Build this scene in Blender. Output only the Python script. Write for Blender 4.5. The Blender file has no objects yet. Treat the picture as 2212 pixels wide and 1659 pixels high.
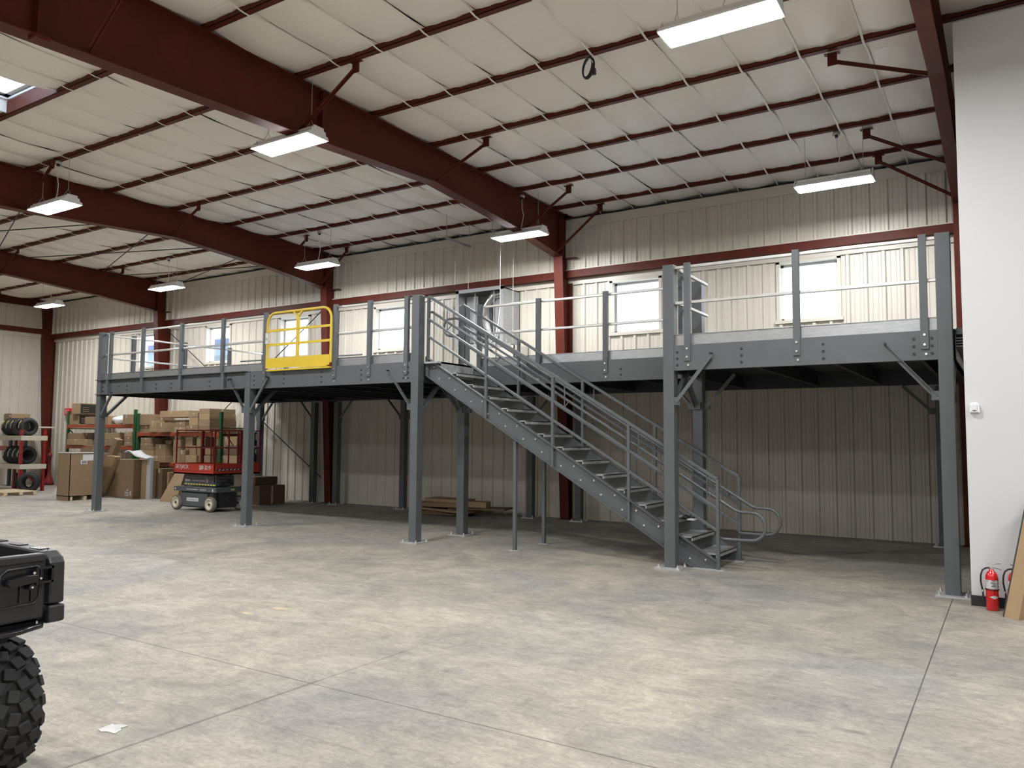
# Recreation of a warehouse interior with a steel mezzanine
LAMP_E = 66.0
SKY_E = 2.2
EXPO = 1.33
import bpy, math, random
from mathutils import Vector, Matrix
random.seed(7)
COL = bpy.context.scene.collection
PI = math.pi

# ---------------------------------------------------------------- materials
def new_mat(name):
    m = bpy.data.materials.new(name); m.use_nodes = True
    nt = m.node_tree
    return m, nt, nt.nodes['Principled BSDF']

def srgb(r, g, b):
    f = lambda c: (c/255/12.92) if c/255 <= .04045 else ((c/255+.055)/1.055)**2.4
    return (f(r), f(g), f(b), 1)

def mat(name, col, rough=.6, metal=0., var=0., scale=6., bump=0., bscale=60., spec=.5, stretch=(1,1,1), emit=0., coat=0.):
    m, nt, b = new_mat(name)
    col = tuple(col[:3]) + (1,)
    b.inputs['Base Color'].default_value = col
    b.inputs['Roughness'].default_value = rough
    b.inputs['Metallic'].default_value = metal
    b.inputs['Specular IOR Level'].default_value = spec
    if coat: b.inputs['Coat Weight'].default_value = coat
    if emit:
        b.inputs['Emission Color'].default_value = col
        b.inputs['Emission Strength'].default_value = emit
    if var or bump:
        tc = nt.nodes.new('ShaderNodeTexCoord'); mp = nt.nodes.new('ShaderNodeMapping')
        mp.inputs['Scale'].default_value = stretch
        nt.links.new(tc.outputs['Object'], mp.inputs['Vector'])
        if var:
            n = nt.nodes.new('ShaderNodeTexNoise'); n.inputs['Scale'].default_value = scale
            n.inputs['Detail'].default_value = 6; n.inputs['Roughness'].default_value = .65
            nt.links.new(mp.outputs['Vector'], n.inputs['Vector'])
            r = nt.nodes.new('ShaderNodeValToRGB')
            r.color_ramp.elements[0].position = .3; r.color_ramp.elements[1].position = .7
            r.color_ramp.elements[0].color = tuple(c*(1-var) for c in col[:3]) + (1,)
            r.color_ramp.elements[1].color = tuple(min(1, c*(1+var)) for c in col[:3]) + (1,)
            nt.links.new(n.outputs['Fac'], r.inputs['Fac'])
            nt.links.new(r.outputs['Color'], b.inputs['Base Color'])
        if bump:
            n2 = nt.nodes.new('ShaderNodeTexNoise'); n2.inputs['Scale'].default_value = bscale
            n2.inputs['Detail'].default_value = 4
            nt.links.new(mp.outputs['Vector'], n2.inputs['Vector'])
            bp = nt.nodes.new('ShaderNodeBump'); bp.inputs['Strength'].default_value = bump
            bp.inputs['Distance'].default_value = .01
            nt.links.new(n2.outputs['Fac'], bp.inputs['Height'])
            nt.links.new(bp.outputs['Normal'], b.inputs['Normal'])
    return m

M = {}
M['red'] = mat('red_oxide_steel', (.098, .0205, .0125), .5, var=.18, scale=3, bump=.05, spec=.18)
M['cream'] = mat('cream_liner_panel', (.60, .563, .485), .36, var=.03, scale=2)
M['white_trim'] = mat('cream_trim', (.60, .563, .485), .4)
M['grey'] = mat('grey_steel_paint', (.098, .107, .112), .36, var=.08, scale=4, bump=.03)
M['galv'] = mat('galvanised_steel', (.42, .43, .44), .36, metal=.75, var=.14, scale=7, stretch=(1, 1, 6))
M['galv_dull'] = mat('galvanised_plate', (.5, .5, .5), .45, metal=.4, var=.15, scale=9)
M['rail'] = mat('galvanised_rail_tube', (.66, .65, .63), .3, metal=.6, var=.06, scale=10)
M['zinc'] = mat('zinc_bolt', (.8, .8, .8), .25, metal=.8)
M['black_bolt'] = mat('black_bolt', (.02, .02, .022), .5)
M['deck'] = mat('deck_steel', (.035, .038, .046), .5, var=.1)
M['tread'] = mat('tread_plate', (.5, .51, .51), .4, metal=.5, var=.2, scale=12, bump=.4, bscale=90)
M['yellow'] = mat('safety_yellow_paint', (.66, .47, .04), .35, var=.06)
M['white'] = mat('white_gypsum', (.60, .605, .615), .7, var=.015, scale=1.5, bump=.03, bscale=120)
M['base_black'] = mat('black_rubber_base', (.018, .018, .021), .45)
M['vinyl'] = mat('vinyl_window', (.75, .75, .74), .4)
M['black_plastic'] = mat('black_plastic', (.014, .014, .016), .42, var=.2, scale=14, bump=.08, bscale=200)
M['black_gloss'] = mat('black_gloss', (.008, .008, .01), .18)
M['tyre'] = mat('tyre_rubber', (.016, .016, .017), .75, var=.25, scale=9, bump=.25, bscale=80)
M['orange'] = mat('orange_rack_beam', (.30, .055, .018), .4, var=.1)
M['green'] = mat('green_rack_post', (.015, .085, .028), .4, var=.1)
M['rack_red'] = mat('red_rack_post', (.27, .012, .015), .4, var=.1)
M['particle'] = mat('pale_shelf_board', (.52, .49, .38), .6, var=.12, scale=10)
M['wood'] = mat('pale_pallet_wood', (.50, .41, .27), .7, var=.18, scale=5, stretch=(1, 8, 8))
M['lift_red'] = mat('red_lift_paint', (.42, .042, .024), .32, var=.08)
M['lift_dkred'] = mat('dark_red_rail', (.22, .018, .018), .35)
M['lift_grey'] = mat('grey_lift_paint', (.075, .082, .09), .38, var=.15)
M['lift_dark'] = mat('dark_lift_machinery', (.02, .021, .024), .45, var=.3)
M['cream_wheel'] = mat('cream_wheel', (.66, .62, .48), .5, var=.08)
M['tan_tyre'] = mat('grey_tan_tyre', (.14, .13, .105), .7)
M['navy'] = mat('navy_panel', (.006, .010, .024), .4)
M['curb'] = mat('daylit_rose_curb_face', (.78, .55, .62), .5)  # rose tint paints daylight and red reflection onto the skylight curb
M['paper'] = mat('white_paper', (.55, .55, .54), .6)
M['bag'] = mat('white_plastic_film', (.78, .79, .8), .3, bump=.6, bscale=14)
M['foam'] = mat('white_foam', (.46, .47, .49), .7)
M['tape'] = mat('shiny_packing_tape', (.5, .42, .32), .12, coat=.6)
M['print_black'] = mat('black_print', (.02, .018, .018), .55)
M['ext_red'] = mat('extinguisher_red', (.62, .012, .016), .2, coat=.5)
M['sig_red'] = mat('signal_red', (.75, .01, .03), .35)
M['hose'] = mat('black_hose', (.012, .012, .013), .45)
M['chrome'] = mat('bright_metal', (.8, .8, .8), .15, metal=.95)
M['foil'] = mat('crinkled_foil', (.62, .62, .62), .22, metal=.9, bump=1., bscale=9)
M['smooth_foil'] = mat('foil_sheet', (.6, .6, .6), .3, metal=.85, bump=.35, bscale=3)
M['lt_yellow'] = mat('yellow_label', (.8, .75, .1), .5)
M['green_label'] = mat('green_label', (.25, .5, .12), .5)
M['violet_disc'] = mat('violet_badge', (.35, .08, .2), .4)
M['lamp_shell'] = mat('white_lamp_shell', (.85, .85, .87), .35)
M['cord_white'] = mat('white_cord', (.8, .8, .8), .5)
M['wire'] = mat('steel_wire', (.5, .5, .48), .4, metal=.5)
M['strap'] = mat('white_strap', (.84, .80, .73), .5)
M['snow'] = mat('snowy_ground', (.8, .82, .85), .8)
M['ext_siding'] = mat('blue_grey_siding', (.15, .19, .23), .6, var=.04)
M['navy_trim'] = mat('navy_roof_edge', (.05, .07, .14), .5)
M['sign_white'] = mat('white_sign_letter', (.3, .33, .34), .5)
M['sign_teal'] = mat('teal_sign_panel', (.09, .11, .12), .5)
for i, c in enumerate([(.27, .185, .105), (.235, .16, .092), (.33, .225, .122), (.135, .088, .05)]):  # fourth tone: dark brown board, also cartons darkened as if in shade
    M['card%d' % i] = mat('cardboard_%s' % 'plain light golden dark_or_shaded'.split()[i], c, .75, var=.07, scale=5, bump=.06, bscale=40)
M['lamp'] = mat('lit_led_lens', (.975, .985, 1), .4, emit=LAMP_E)

def glass_mat():
    m, nt, b = new_mat('window_glass')
    nt.nodes.remove(b)
    t = nt.nodes.new('ShaderNodeBsdfTransparent'); g = nt.nodes.new('ShaderNodeBsdfGlossy')
    t.inputs['Color'].default_value = (.93, .96, .98, 1); g.inputs['Roughness'].default_value = .03
    x = nt.nodes.new('ShaderNodeMixShader')
    x.inputs[0].default_value = .05; nt.links.new(t.outputs[0], x.inputs[1]); nt.links.new(g.outputs[0], x.inputs[2])
    nt.links.new(x.outputs[0], nt.nodes['Material Output'].inputs['Surface'])
    return m
M['glass'] = glass_mat()

def frosted():
    m, nt, b = new_mat('translucent_roof_sheet')
    nt.nodes.remove(b)
    t = nt.nodes.new('ShaderNodeBsdfTranslucent'); g = nt.nodes.new('ShaderNodeBsdfTransparent')
    t.inputs['Color'].default_value = (.9, .95, 1, 1); g.inputs['Color'].default_value = (.85, .92, 1, 1)
    x = nt.nodes.new('ShaderNodeMixShader'); x.inputs[0].default_value = .85
    nt.links.new(t.outputs[0], x.inputs[1]); nt.links.new(g.outputs[0], x.inputs[2])
    nt.links.new(x.outputs[0], nt.nodes['Material Output'].inputs['Surface'])
    return m
M['frost'] = frosted()

# ---------------------------------------------------------------- mesh builder
class MB:
    def __init__(s): s.v = []; s.f = []; s.sm = []
    def add(s, vs, fs, smooth=False):
        n = len(s.v); s.v += [tuple(v) for v in vs]
        s.f += [tuple(i+n for i in f) for f in fs]; s.sm += [smooth]*len(fs); return s
    def box(s, x0, x1, y0, y1, z0, z1):
        if x0 > x1: x0, x1 = x1, x0
        if y0 > y1: y0, y1 = y1, y0
        if z0 > z1: z0, z1 = z1, z0
        v = [(x, y, z) for z in (z0, z1) for y in (y0, y1) for x in (x0, x1)]
        return s.add(v, [(0,2,3,1),(4,5,7,6),(0,1,5,4),(2,6,7,3),(0,4,6,2),(1,3,7,5)])
    def obox(s, c, size, R):
        c = Vector(c); h = [a/2 for a in size]
        v = [c + R @ Vector((x*h[0], y*h[1], z*h[2])) for z in (-1,1) for y in (-1,1) for x in (-1,1)]
        return s.add(v, [(0,2,3,1),(4,5,7,6),(0,1,5,4),(2,6,7,3),(0,4,6,2),(1,3,7,5)])
    def bar(s, p, q, w, h, up=(0,0,1)):
        p, q = Vector(p), Vector(q); d = (q-p); L = d.length; d.normalize()
        u = Vector(up); a = d.cross(u)
        if a.length < 1e-4: a = d.cross(Vector((1,0,0)))
        a.normalize(); b = a.cross(d)
        R = Matrix((d, a, b)).transposed()
        return s.obox((p+q)/2, (L, w, h), R)
    def tube(s, pts, r, seg=8, closed=False, cap=True):
        pts = [Vector(p) for p in pts]; n = len(pts); rings = []
        a = None
        for i, p in enumerate(pts):
            if closed: d = pts[(i+1) % n] - pts[i-1]
            elif i == 0: d = pts[1]-pts[0]
            elif i == n-1: d = pts[-1]-pts[-2]
            else: d = (pts[i+1]-pts[i]).normalized() + (pts[i]-pts[i-1]).normalized()
            d.normalize()
            if a is None:
                a = d.cross(Vector((0,0,1)))
                if a.length < 1e-3: a = d.cross(Vector((1,0,0)))
            a = a - d*a.dot(d); a.normalize(); b = d.cross(a)
            rr = r[i] if isinstance(r, (list, tuple)) else r
            rings.append([p + (a*math.cos(2*PI*k/seg) + b*math.sin(2*PI*k/seg))*rr for k in range(seg)])
        v = [x for rg in rings for x in rg]; f = []
        m = n if closed else n-1
        for i in range(m):
            j = (i+1) % n
            for k in range(seg):
                l = (k+1) % seg
                f.append((i*seg+k, i*seg+l, j*seg+l, j*seg+k))
        s.add(v, f, True)
        if cap and not closed:
            s.add(rings[0], [tuple(range(seg))[::-1]]); s.add(rings[-1], [tuple(range(seg))])
        return s
    def cyl(s, p, q, r, seg=12): return s.tube([p, q], r, seg)
    def lathe(s, prof, c, axis='z', seg=24, smooth=True):
        # prof: list of (r, t) along axis
        c = Vector(c); v = []
        for r, t in prof:
            for k in range(seg):
                a = 2*PI*k/seg; x, y = r*math.cos(a), r*math.sin(a)
                o = {'z': (x, y, t), 'x': (t, x, y), 'y': (y, t, x)}[axis]
                v.append(c + Vector(o))
        f = []
        for i in range(len(prof)-1):
            for k in range(seg):
                l = (k+1) % seg
                f.append((i*seg+k, i*seg+l, (i+1)*seg+l, (i+1)*seg+k))
        return s.add(v, f, smooth)
    def prism(s, poly, plane, t0, t1):
        # poly 2D in plane 'xz','yz','xy' extruded along the third axis
        def P(a, b, t): return {'xz': (a, t, b), 'yz': (t, a, b), 'xy': (a, b, t)}[plane]
        n = len(poly)
        v = [P(a, b, t0) for a, b in poly] + [P(a, b, t1) for a, b in poly]
        f = [tuple(range(n)), tuple(range(2*n-1, n-1, -1))] + [(i, i+n, (i+1) % n + n, (i+1) % n) for i in range(n)]
        return s.add(v, f)
    def build(s, name, m, parent=None, bevel=0., local=False):
        me = bpy.data.meshes.new(name)
        off = Vector((0,0,0))
        if parent is not None and not local:
            p = parent
            while p is not None: off += Vector(p.location); p = p.parent
        me.from_pydata([tuple(Vector(v)-off) for v in s.v], [], s.f)
        for p, q in zip(me.polygons, s.sm): p.use_smooth = q
        mm = m if isinstance(m, bpy.types.Material) else M[m]
        me.materials.append(mm); me.update()
        import bmesh
        bm = bmesh.new(); bm.from_mesh(me); bmesh.ops.recalc_face_normals(bm, faces=bm.faces); bm.to_mesh(me); bm.free()
        o = bpy.data.objects.new(name, me); COL.objects.link(o)
        if parent is not None: o.parent = parent
        if bevel:
            b = o.modifiers.new('bevel', 'BEVEL'); b.width = bevel; b.segments = 2; b.limit_method = 'ANGLE'; b.angle_limit = .6
        return o

def bolts(items, m, parent, name='bolt'):
    for p, q, r in items: MB().cyl(p, q, r, 8).build(name, m, parent)
def tag(o, label, cat, group=None, kind=None):
    o['label'] = label
    o['category'] = cat
    if group: o['group'] = group
    if kind: o['kind'] = kind
    return o
def thing(name, loc, label, cat, group=None):
    o = bpy.data.objects.new(name, None); COL.objects.link(o); o.location = loc
    o.empty_display_size = .1
    return tag(o, label, cat, group)
def structure(o):
    o['kind'] = 'structure'; return o
def copy_tree(o, parent=None, dv=(0,0,0)):
    c = o.copy(); COL.objects.link(c)
    if parent is not None: c.parent = parent
    else: c.location = Vector(o.location) + Vector(dv)
    for ch in list(o.children): copy_tree(ch, c)
    return c
def recenter(o):
    """top-level mesh thing: origin moved to the middle of its base"""
    me = o.data; xs = [v.co for v in me.vertices]
    c = Vector(((min(v.x for v in xs)+max(v.x for v in xs))/2, (min(v.y for v in xs)+max(v.y for v in xs))/2, min(v.z for v in xs)))
    for v in me.vertices: v.co -= c
    o.location = c; return o
def lettering(txt, size, m, parent, loc, face='-y', ext=.002, name='lettering', align='LEFT', space=1.):
    cu = bpy.data.curves.new('t', 'FONT'); cu.body = txt; cu.size = size; cu.extrude = ext
    cu.align_x = align; cu.space_character = space
    t = bpy.data.objects.new('t', cu); COL.objects.link(t)
    dg = bpy.context.evaluated_depsgraph_get(); dg.update()
    me = bpy.data.meshes.new_from_object(t.evaluated_get(dg))
    bpy.data.objects.remove(t)
    R = {'-y': Matrix.Rotation(PI/2, 4, 'X'), '+x': Matrix.Rotation(PI/2, 4, 'Z') @ Matrix.Rotation(PI/2, 4, 'X')}[face]
    me.transform(R); me.materials.clear(); me.materials.append(M[m] if isinstance(m, str) else m)
    for p in me.polygons: p.material_index = 0
    off = Vector((0,0,0)); p = parent
    while p is not None: off += Vector(p.location); p = p.parent
    me.transform(Matrix.Translation(Vector(loc)-off))
    o = bpy.data.objects.new(name, me); COL.objects.link(o); o.parent = parent
    return o
# ---------------------------------------------------------------- room constants
W = 4.92            # back wall plane
XL = -28.85         # left end wall plane
YB = -20.0          # wall behind the camera
XR = 8.0
ZC = 6.42           # underside of purlins
FR = [-.57, -7.9, -14.8, -22.0, -28.7]      # frame webs
PUR = [4.14, 2.70, 1.43, .04, -1.37, -2.82, -4.25, -5.66, -7.07, -8.48, -9.9, -11.3, -12.7, -14.1, -15.5, -16.9, -18.3, -19.7]

# ---- floor
def floor_mat():
    m, nt, b = new_mat('concrete_floor')
    N = nt.nodes.new; L = nt.links.new
    tc = N('ShaderNodeTexCoord')
    def noise(scale, detail=6, rough=.6, stretch=(1,1,1), dist=0.):
        mp = N('ShaderNodeMapping'); mp.inputs['Scale'].default_value = stretch
        L(tc.outputs['Object'], mp.inputs['Vector'])
        n = N('ShaderNodeTexNoise'); n.inputs['Scale'].default_value = scale; n.inputs['Detail'].default_value = detail
        n.inputs['Roughness'].default_value = rough; n.inputs['Distortion'].default_value = dist
        L(mp.outputs['Vector'], n.inputs['Vector']); return n.outputs['Fac']
    def ramp(fac, c0, c1, p0=.35, p1=.65):
        r = N('ShaderNodeValToRGB'); r.color_ramp.elements[0].position = p0; r.color_ramp.elements[1].position = p1
        r.color_ramp.elements[0].color = c0 + (1,); r.color_ramp.elements[1].color = c1 + (1,)
        L(fac, r.inputs['Fac']); return r.outputs['Color']
    def mix(kind, fac, a, c):
        x = N('ShaderNodeMix'); x.data_type = 'RGBA'; x.blend_type = kind
        if isinstance(fac, float): x.inputs[0].default_value = fac
        else: L(fac, x.inputs[0])
        L(a, x.inputs[6])
        if isinstance(c, tuple): x.inputs[7].default_value = c
        else: L(c, x.inputs[7])
        return x.outputs[2]
    base = ramp(noise(.55, 5, .55, dist=.6), (.255, .245, .232), (.40, .368, .305), .3, .7)
    base = mix('MULTIPLY', .8, base, ramp(noise(1.7, 8, .7, dist=1.2), (.6, .6, .62), (1.12, 1.11, 1.09), .3, .62))
    base = mix('MULTIPLY', .7, base, ramp(noise(3.2, 8, .75, (1, 3.5, 1), 1.), (.66, .66, .67), (1.1, 1.1, 1.08), .28, .55))
    base = mix('MULTIPLY', .75, base, ramp(noise(8.5, 7, .75, (1, 2, 1), 1.5), (.70, .705, .72), (1.08, 1.07, 1.05), .33, .6))
    base = mix('MULTIPLY', .7, base, ramp(noise(38, 4, .7), (.8, .8, .8), (1.04, 1.04, 1.04), .35, .6))
    sp = N('ShaderNodeSeparateXYZ'); L(tc.outputs['Object'], sp.inputs[0])
    def line(out, c, w, soft=.5):
        s = N('ShaderNodeMath'); s.operation = 'SUBTRACT'; L(out, s.inputs[0]); s.inputs[1].default_value = c
        a = N('ShaderNodeMath'); a.operation = 'ABSOLUTE'; L(s.outputs[0], a.inputs[0])
        mr = N('ShaderNodeMapRange'); mr.inputs['From Min'].default_value = w*soft; mr.inputs['From Max'].default_value = w
        mr.inputs['To Min'].default_value = 1; mr.inputs['To Max'].default_value = 0
        L(a.outputs[0], mr.inputs['Value']); return mr.outputs['Result']
    def band(out, lo, hi):
        a = N('ShaderNodeMath'); a.operation = 'GREATER_THAN'; L(out, a.inputs[0]); a.inputs[1].default_value = lo
        c = N('ShaderNodeMath'); c.operation = 'LESS_THAN'; L(out, c.inputs[0]); c.inputs[1].default_value = hi
        p = N('ShaderNodeMath'); p.operation = 'MULTIPLY'; L(a.outputs[0], p.inputs[0]); L(c.outputs[0], p.inputs[1]); return p.outputs[0]
    def mul(a, c):
        p = N('ShaderNodeMath'); p.operation = 'MULTIPLY'; L(a, p.inputs[0])
        if isinstance(c, float): p.inputs[1].default_value = c
        else: L(c, p.inputs[1])
        return p.outputs[0]
    X, Y = sp.outputs['X'], sp.outputs['Y']
    wob = noise(6, 3)
    joints = [(line(Y, -5.96, .007), .75), (line(Y, -3.05, .006), .3),
              (mul(line(X, -4.03, .008), band(Y, -20, -4.9)), .55), (mul(mul(line(X, -4.03, .022), band(Y, -20, -5.9)), wob), .6), (mul(line(X, -4.03, .006), band(Y, -4.9, 0)), .22),
              (mul(line(X, -.56, .006), band(Y, -20., -.12)), .95), (line(X, -7.1, .006), .22), (line(X, -11.0, .006), .25), (line(X, -15., .008), .2),
              (mul(line(Y, -3.4, .006), band(X, -.38, 9.)), .6), (mul(line(Y, -6.63, .005), band(X, -4.03, -3.)), .25),
              # old tyre scuffs and drag marks
              (mul(mul(line(Y, -4.87, .035), band(X, -.93, -.66)), line(X, -.79, .14, .2)), .5),
              (mul(mul(line(Y, -7.45, .06), band(X, -4.9, -3.9)), wob), .6),
              (mul(mul(line(Y, -7.62, .05), band(X, -4.8, -3.9)), wob), .5)]
    dark = (.06, .055, .05, 1)
    for j, s in joints: base = mix('MIX', mul(j, s), base, dark)
    # spots and footprints
    vo = N('ShaderNodeTexVoronoi'); vo.inputs['Scale'].default_value = 1.35; L(tc.outputs['Object'], vo.inputs['Vector'])
    sm = N('ShaderNodeMapRange'); sm.inputs['From Min'].default_value = .02; sm.inputs['From Max'].default_value = .055
    sm.inputs['To Min'].default_value = 1; sm.inputs['To Max'].default_value = 0; L(vo.outputs['Distance'], sm.inputs['Value'])
    base = mix('MIX', mul(mul(sm.outputs['Result'], noise(60, 2)), .75), base, (.10, .095, .085, 1))
    L(base, b.inputs['Base Color'])
    rr = N('ShaderNodeMapRange'); rr.inputs['To Min'].default_value = .5; rr.inputs['To Max'].default_value = .7
    L(noise(2.2, 6, .7, dist=1.), rr.inputs['Value']); L(rr.outputs['Result'], b.inputs['Roughness'])
    b.inputs['Specular IOR Level'].default_value = .35
    bp = N('ShaderNodeBump'); bp.inputs['Strength'].default_value = .12; bp.inputs['Distance'].default_value = .01
    L(noise(25, 6, .7), bp.inputs['Height']); L(bp.outputs['Normal'], b.inputs['Normal'])
    return m
M['floor'] = floor_mat()
structure(MB().box(XL-.3, XR, YB, W+.5, -.2, 0).build('floor', 'floor'))

# ---- ceiling: insulation blanket sagging between purlins and straps
def ceiling_mat():
    m, nt, b = new_mat('white_insulation_blanket')
    b.inputs['Base Color'].default_value = (.90, .85, .77, 1); b.inputs['Roughness'].default_value = .42
    b.inputs['Specular IOR Level'].default_value = .35
    tc = nt.nodes.new('ShaderNodeTexCoord'); mp = nt.nodes.new('ShaderNodeMapping')
    mp.inputs['Scale'].default_value = (1.2, 7, 1)
    nt.links.new(tc.outputs['Object'], mp.inputs['Vector'])
    n = nt.nodes.new('ShaderNodeTexNoise'); n.inputs['Scale'].default_value = 3.; n.inputs['Detail'].default_value = 7
    n.inputs['Distortion'].default_value = .8; n.inputs['Roughness'].default_value = .6
    nt.links.new(mp.outputs['Vector'], n.inputs['Vector'])
    bp = nt.nodes.new('ShaderNodeBump'); bp.inputs['Strength'].default_value = .5; bp.inputs['Distance'].default_value = .02
    nt.links.new(n.outputs['Fac'], bp.inputs['Height']); nt.links.new(bp.outputs['Normal'], b.inputs['Normal'])
    return m
M['ceiling'] = ceiling_mat()
STR = []
for i in range(4):
    x1 = FR[i]; x0 = FR[i+1]; n = 10 if i == 0 else 10
    STR.append([x0 + (x1-x0)*(k+.9)/(n+.1) for k in range(n-1)] if i else [-7.11 + .724*k for k in range(9)])
ALLSTR = sorted([x for s in STR for x in s]) + [.4, 1.12, 1.84, 2.56, 3.3, 4.0]
SKY = (-12.45, -11.08, -5.58, -4.27)
def build_ceiling():
    mb = MB()
    ys = [W+.1] + PUR + [YB]
    seams = sorted([XL-.2] + [f for f in FR] + ALLSTR + [XR])
    rnd = random.Random(3)
    for a, c in zip(seams[:-1], seams[1:]):
        if c-a < .05: continue
        nx = 8
        for i in range(len(ys)-1):
            y0, y1 = ys[i], ys[i+1]
            ny = 8
            amp = rnd.uniform(.045, .075) * (1. if a > -7.9 else 1.35); tilt = rnd.uniform(-.25, .25)
            sag = rnd.uniform(.02, .045)
            n0 = len(mb.v)
            for p in range(nx+1):
                for q in range(ny+1):
                    u, v = p/nx, q/ny
                    su = math.sin(PI*u)**.8; sv = math.sin(PI*v)
                    z = ZC + .075 - sag*sv - (amp*su*(1+tilt*math.cos(PI*u)))*((.22 if a > -7.9 else .06)+.8*sv**.8) + .006*math.sin(17*u+5*v+a)
                    mb.v.append((a+(c-a)*u, y0+(y1-y0)*v, z))
            for p in range(nx):
                for q in range(ny):
                    k = n0 + p*(ny+1)+q
                    x = a+(c-a)*(p+.5)/nx; y = y0+(y1-y0)*(q+.5)/ny
                    if SKY[0] < x < SKY[1] and SKY[2] < y < SKY[3]: continue
                    mb.f.append((k, k+1, k+ny+2, k+ny+1)); mb.sm.append(True)
    return mb
ceil = structure(build_ceiling().build('ceiling', 'ceiling'))
for x in ALLSTR:
    if x < XL: continue
    ys = [W] + PUR[:9]; pts = []
    for a, c in zip(ys[:-1], ys[1:]):
        if SKY[0]-.02 < x < SKY[1]+.02 and c < SKY[3]+.1: break
        pts += [(a-.05, ZC-.007), (a+(c-a)*.22, ZC+.035), (a+(c-a)*.5, ZC+.036), (a+(c-a)*.78, ZC+.035), (c+.05, ZC-.007), (c, ZC-.007)]
    mb = MB(); w_ = .0135
    for (a, za), (c, zc) in zip(pts[:-1], pts[1:]): mb.add([(x-w_, a, za), (x+w_, a, za), (x+w_, c, zc), (x-w_, c, zc)], [(0, 1, 2, 3)])
    mb.build('strap', 'strap', ceil)
# roof skin above, leaving the skylight open
mb = MB()
for (x0, x1, y0, y1) in [(XL-.3, SKY[0], YB, W+.5), (SKY[1], XR, YB, W+.5), (SKY[0], SKY[1], YB, SKY[2]), (SKY[0], SKY[1], SKY[3], W+.5)]:
    mb.box(x0, x1, y0, y1, ZC+.24, ZC+.3)
structure(mb.build('ceiling_roof_skin', 'galv_dull'))
# skylight
sk = bpy.data.objects.new('window_7', None)
COL.objects.link(sk); sk['kind'] = 'structure'; sk.location = (SKY[0], SKY[3], ZC)
x0, x1, y0, y1 = SKY
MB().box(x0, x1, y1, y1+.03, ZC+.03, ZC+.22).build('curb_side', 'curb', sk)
c = MB(); c.box(x0-.03, x0, y0, y1, ZC+.03, ZC+.5); c.box(x1, x1+.03, y0, y1, ZC+.03, ZC+.5); c.box(x0, x1, y0-.03, y0, ZC+.03, ZC+.5); c.box(x0, x1, y1+.0, y1+.03, ZC+.22, ZC+.5)
c.build('curb', 'vinyl', sk)
fr = MB()
for k in range(2):
    e = .03 + .05*k; z = ZC+.22+.06*k
    fr.box(x0-.03, x1+.03, y0-.03, y0+e, z, z+.03); fr.box(x0-.03, x1+.03, y1-e, y1+.03, z, z+.03)
    fr.box(x0-.03, x0+e, y0, y1, z, z+.03); fr.box(x1-e, x1+.03, y0, y1, z, z+.03)
fr.build('frame', 'vinyl', sk)
pn = MB(); n = 22
vs = []; fs = []
for i in range(n*4+1):
    y = y0 + (y1-y0)*i/(n*4)
    z = ZC+.53 + .018*math.sin(2*PI*i/4*1.)
    vs += [(x0, y, z), (x1, y, z)]
for i in range(n*4): fs.append((2*i, 2*i+1, 2*i+3, 2*i+2))
pn.add(vs, fs, True).build('pane', 'frost', sk)

# ---- ribbed wall panels
def rib_profile(a0, a1, pitch=.29, phase=0.):
    pts = [(a0, 0.)]
    k = math.ceil((a0-phase)/pitch)
    while phase + k*pitch < a1 - .08:
        c = phase + k*pitch
        if c - .05 > a0:
            pts += [(c-.045, 0), (c-.022, .034), (c+.022, .034), (c+.045, 0)]
            for m_ in (.1, .19):
                q = c + m_
                if q + .02 < a1: pts += [(q-.014, 0), (q-.006, .006), (q+.006, .006), (q+.014, 0)]
        k += 1
    pts.append((a1, 0.)); return pts
def panel(axis, plane, sign, a0, a1, z0, z1, holes=(), phase=0., pitch=.29):
    """ribs stand out by sign along the wall normal"""
    mb = MB(); pts = rib_profile(a0, a1, pitch, phase)
    br = sorted(set([h for H in holes for h in H[:2]]))
    out = []
    for (a, d), (c, e) in zip(pts[:-1], pts[1:]):
        cuts = [a] + [h for h in br if a < h < c] + [c]
        for p, q in zip(cuts[:-1], cuts[1:]):
            f = lambda t: d + (e-d)*((t-a)/(c-a) if c > a else 0)
            out.append((p, f(p), q, f(q)))
    for p, dp, q, dq in out:
        m_ = (p+q)/2; H = [h for h in holes if h[0] < m_ < h[1]]
        zs = [(z0, z1)] if not H else [(z0, H[0][2]), (H[0][3], z1)]
        for a, c in zs:
            if c <= a: continue
            if axis == 'x': v = [(p, plane+sign*dp, a), (q, plane+sign*dq, a), (q, plane+sign*dq, c), (p, plane+sign*dp, c)]
            else: v = [(plane+sign*dp, p, a), (plane+sign*dq, q, a), (plane+sign*dq, q, c), (plane+sign*dp, p, c)]
            mb.add(v, [(0, 1, 2, 3)])
    return mb
WIN = [(-3.50, -2.48), (-6.88, -5.84), (-13.42, -12.42), (-16.92, -15.82), (-20.14, -19.08), (-23.52, -22.5)]
WZ = (3.86, 4.93)
holes = [(a, c, WZ[0], WZ[1]) for a, c in WIN]
wall = structure(panel('x', W, -1, XL, XR, 0, 5.10, holes).build('wall_back', 'cream'))
up = panel('x', 4.78, -1, XL, XR, 5.25, 6.17, phase=.08).build('wall_back_upper', 'cream'); structure(up)
t = MB(); t.box(XL, XR, 4.74, 4.80, 6.17, 6.36); t.box(XL, XR, 4.72, 4.80, 5.25, 5.275)
structure(t.build('trim_1', 'white_trim'))
t = MB(); t.box(XL, XR, 4.87, 4.93, 4.97, 5.10)
structure(t.build('trim_2', 'white_trim'))
g = MB(); g.box(XL, XR, 4.70, 4.93, 5.10, 5.25)
structure(g.build('trim_3', 'red'))
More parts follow.
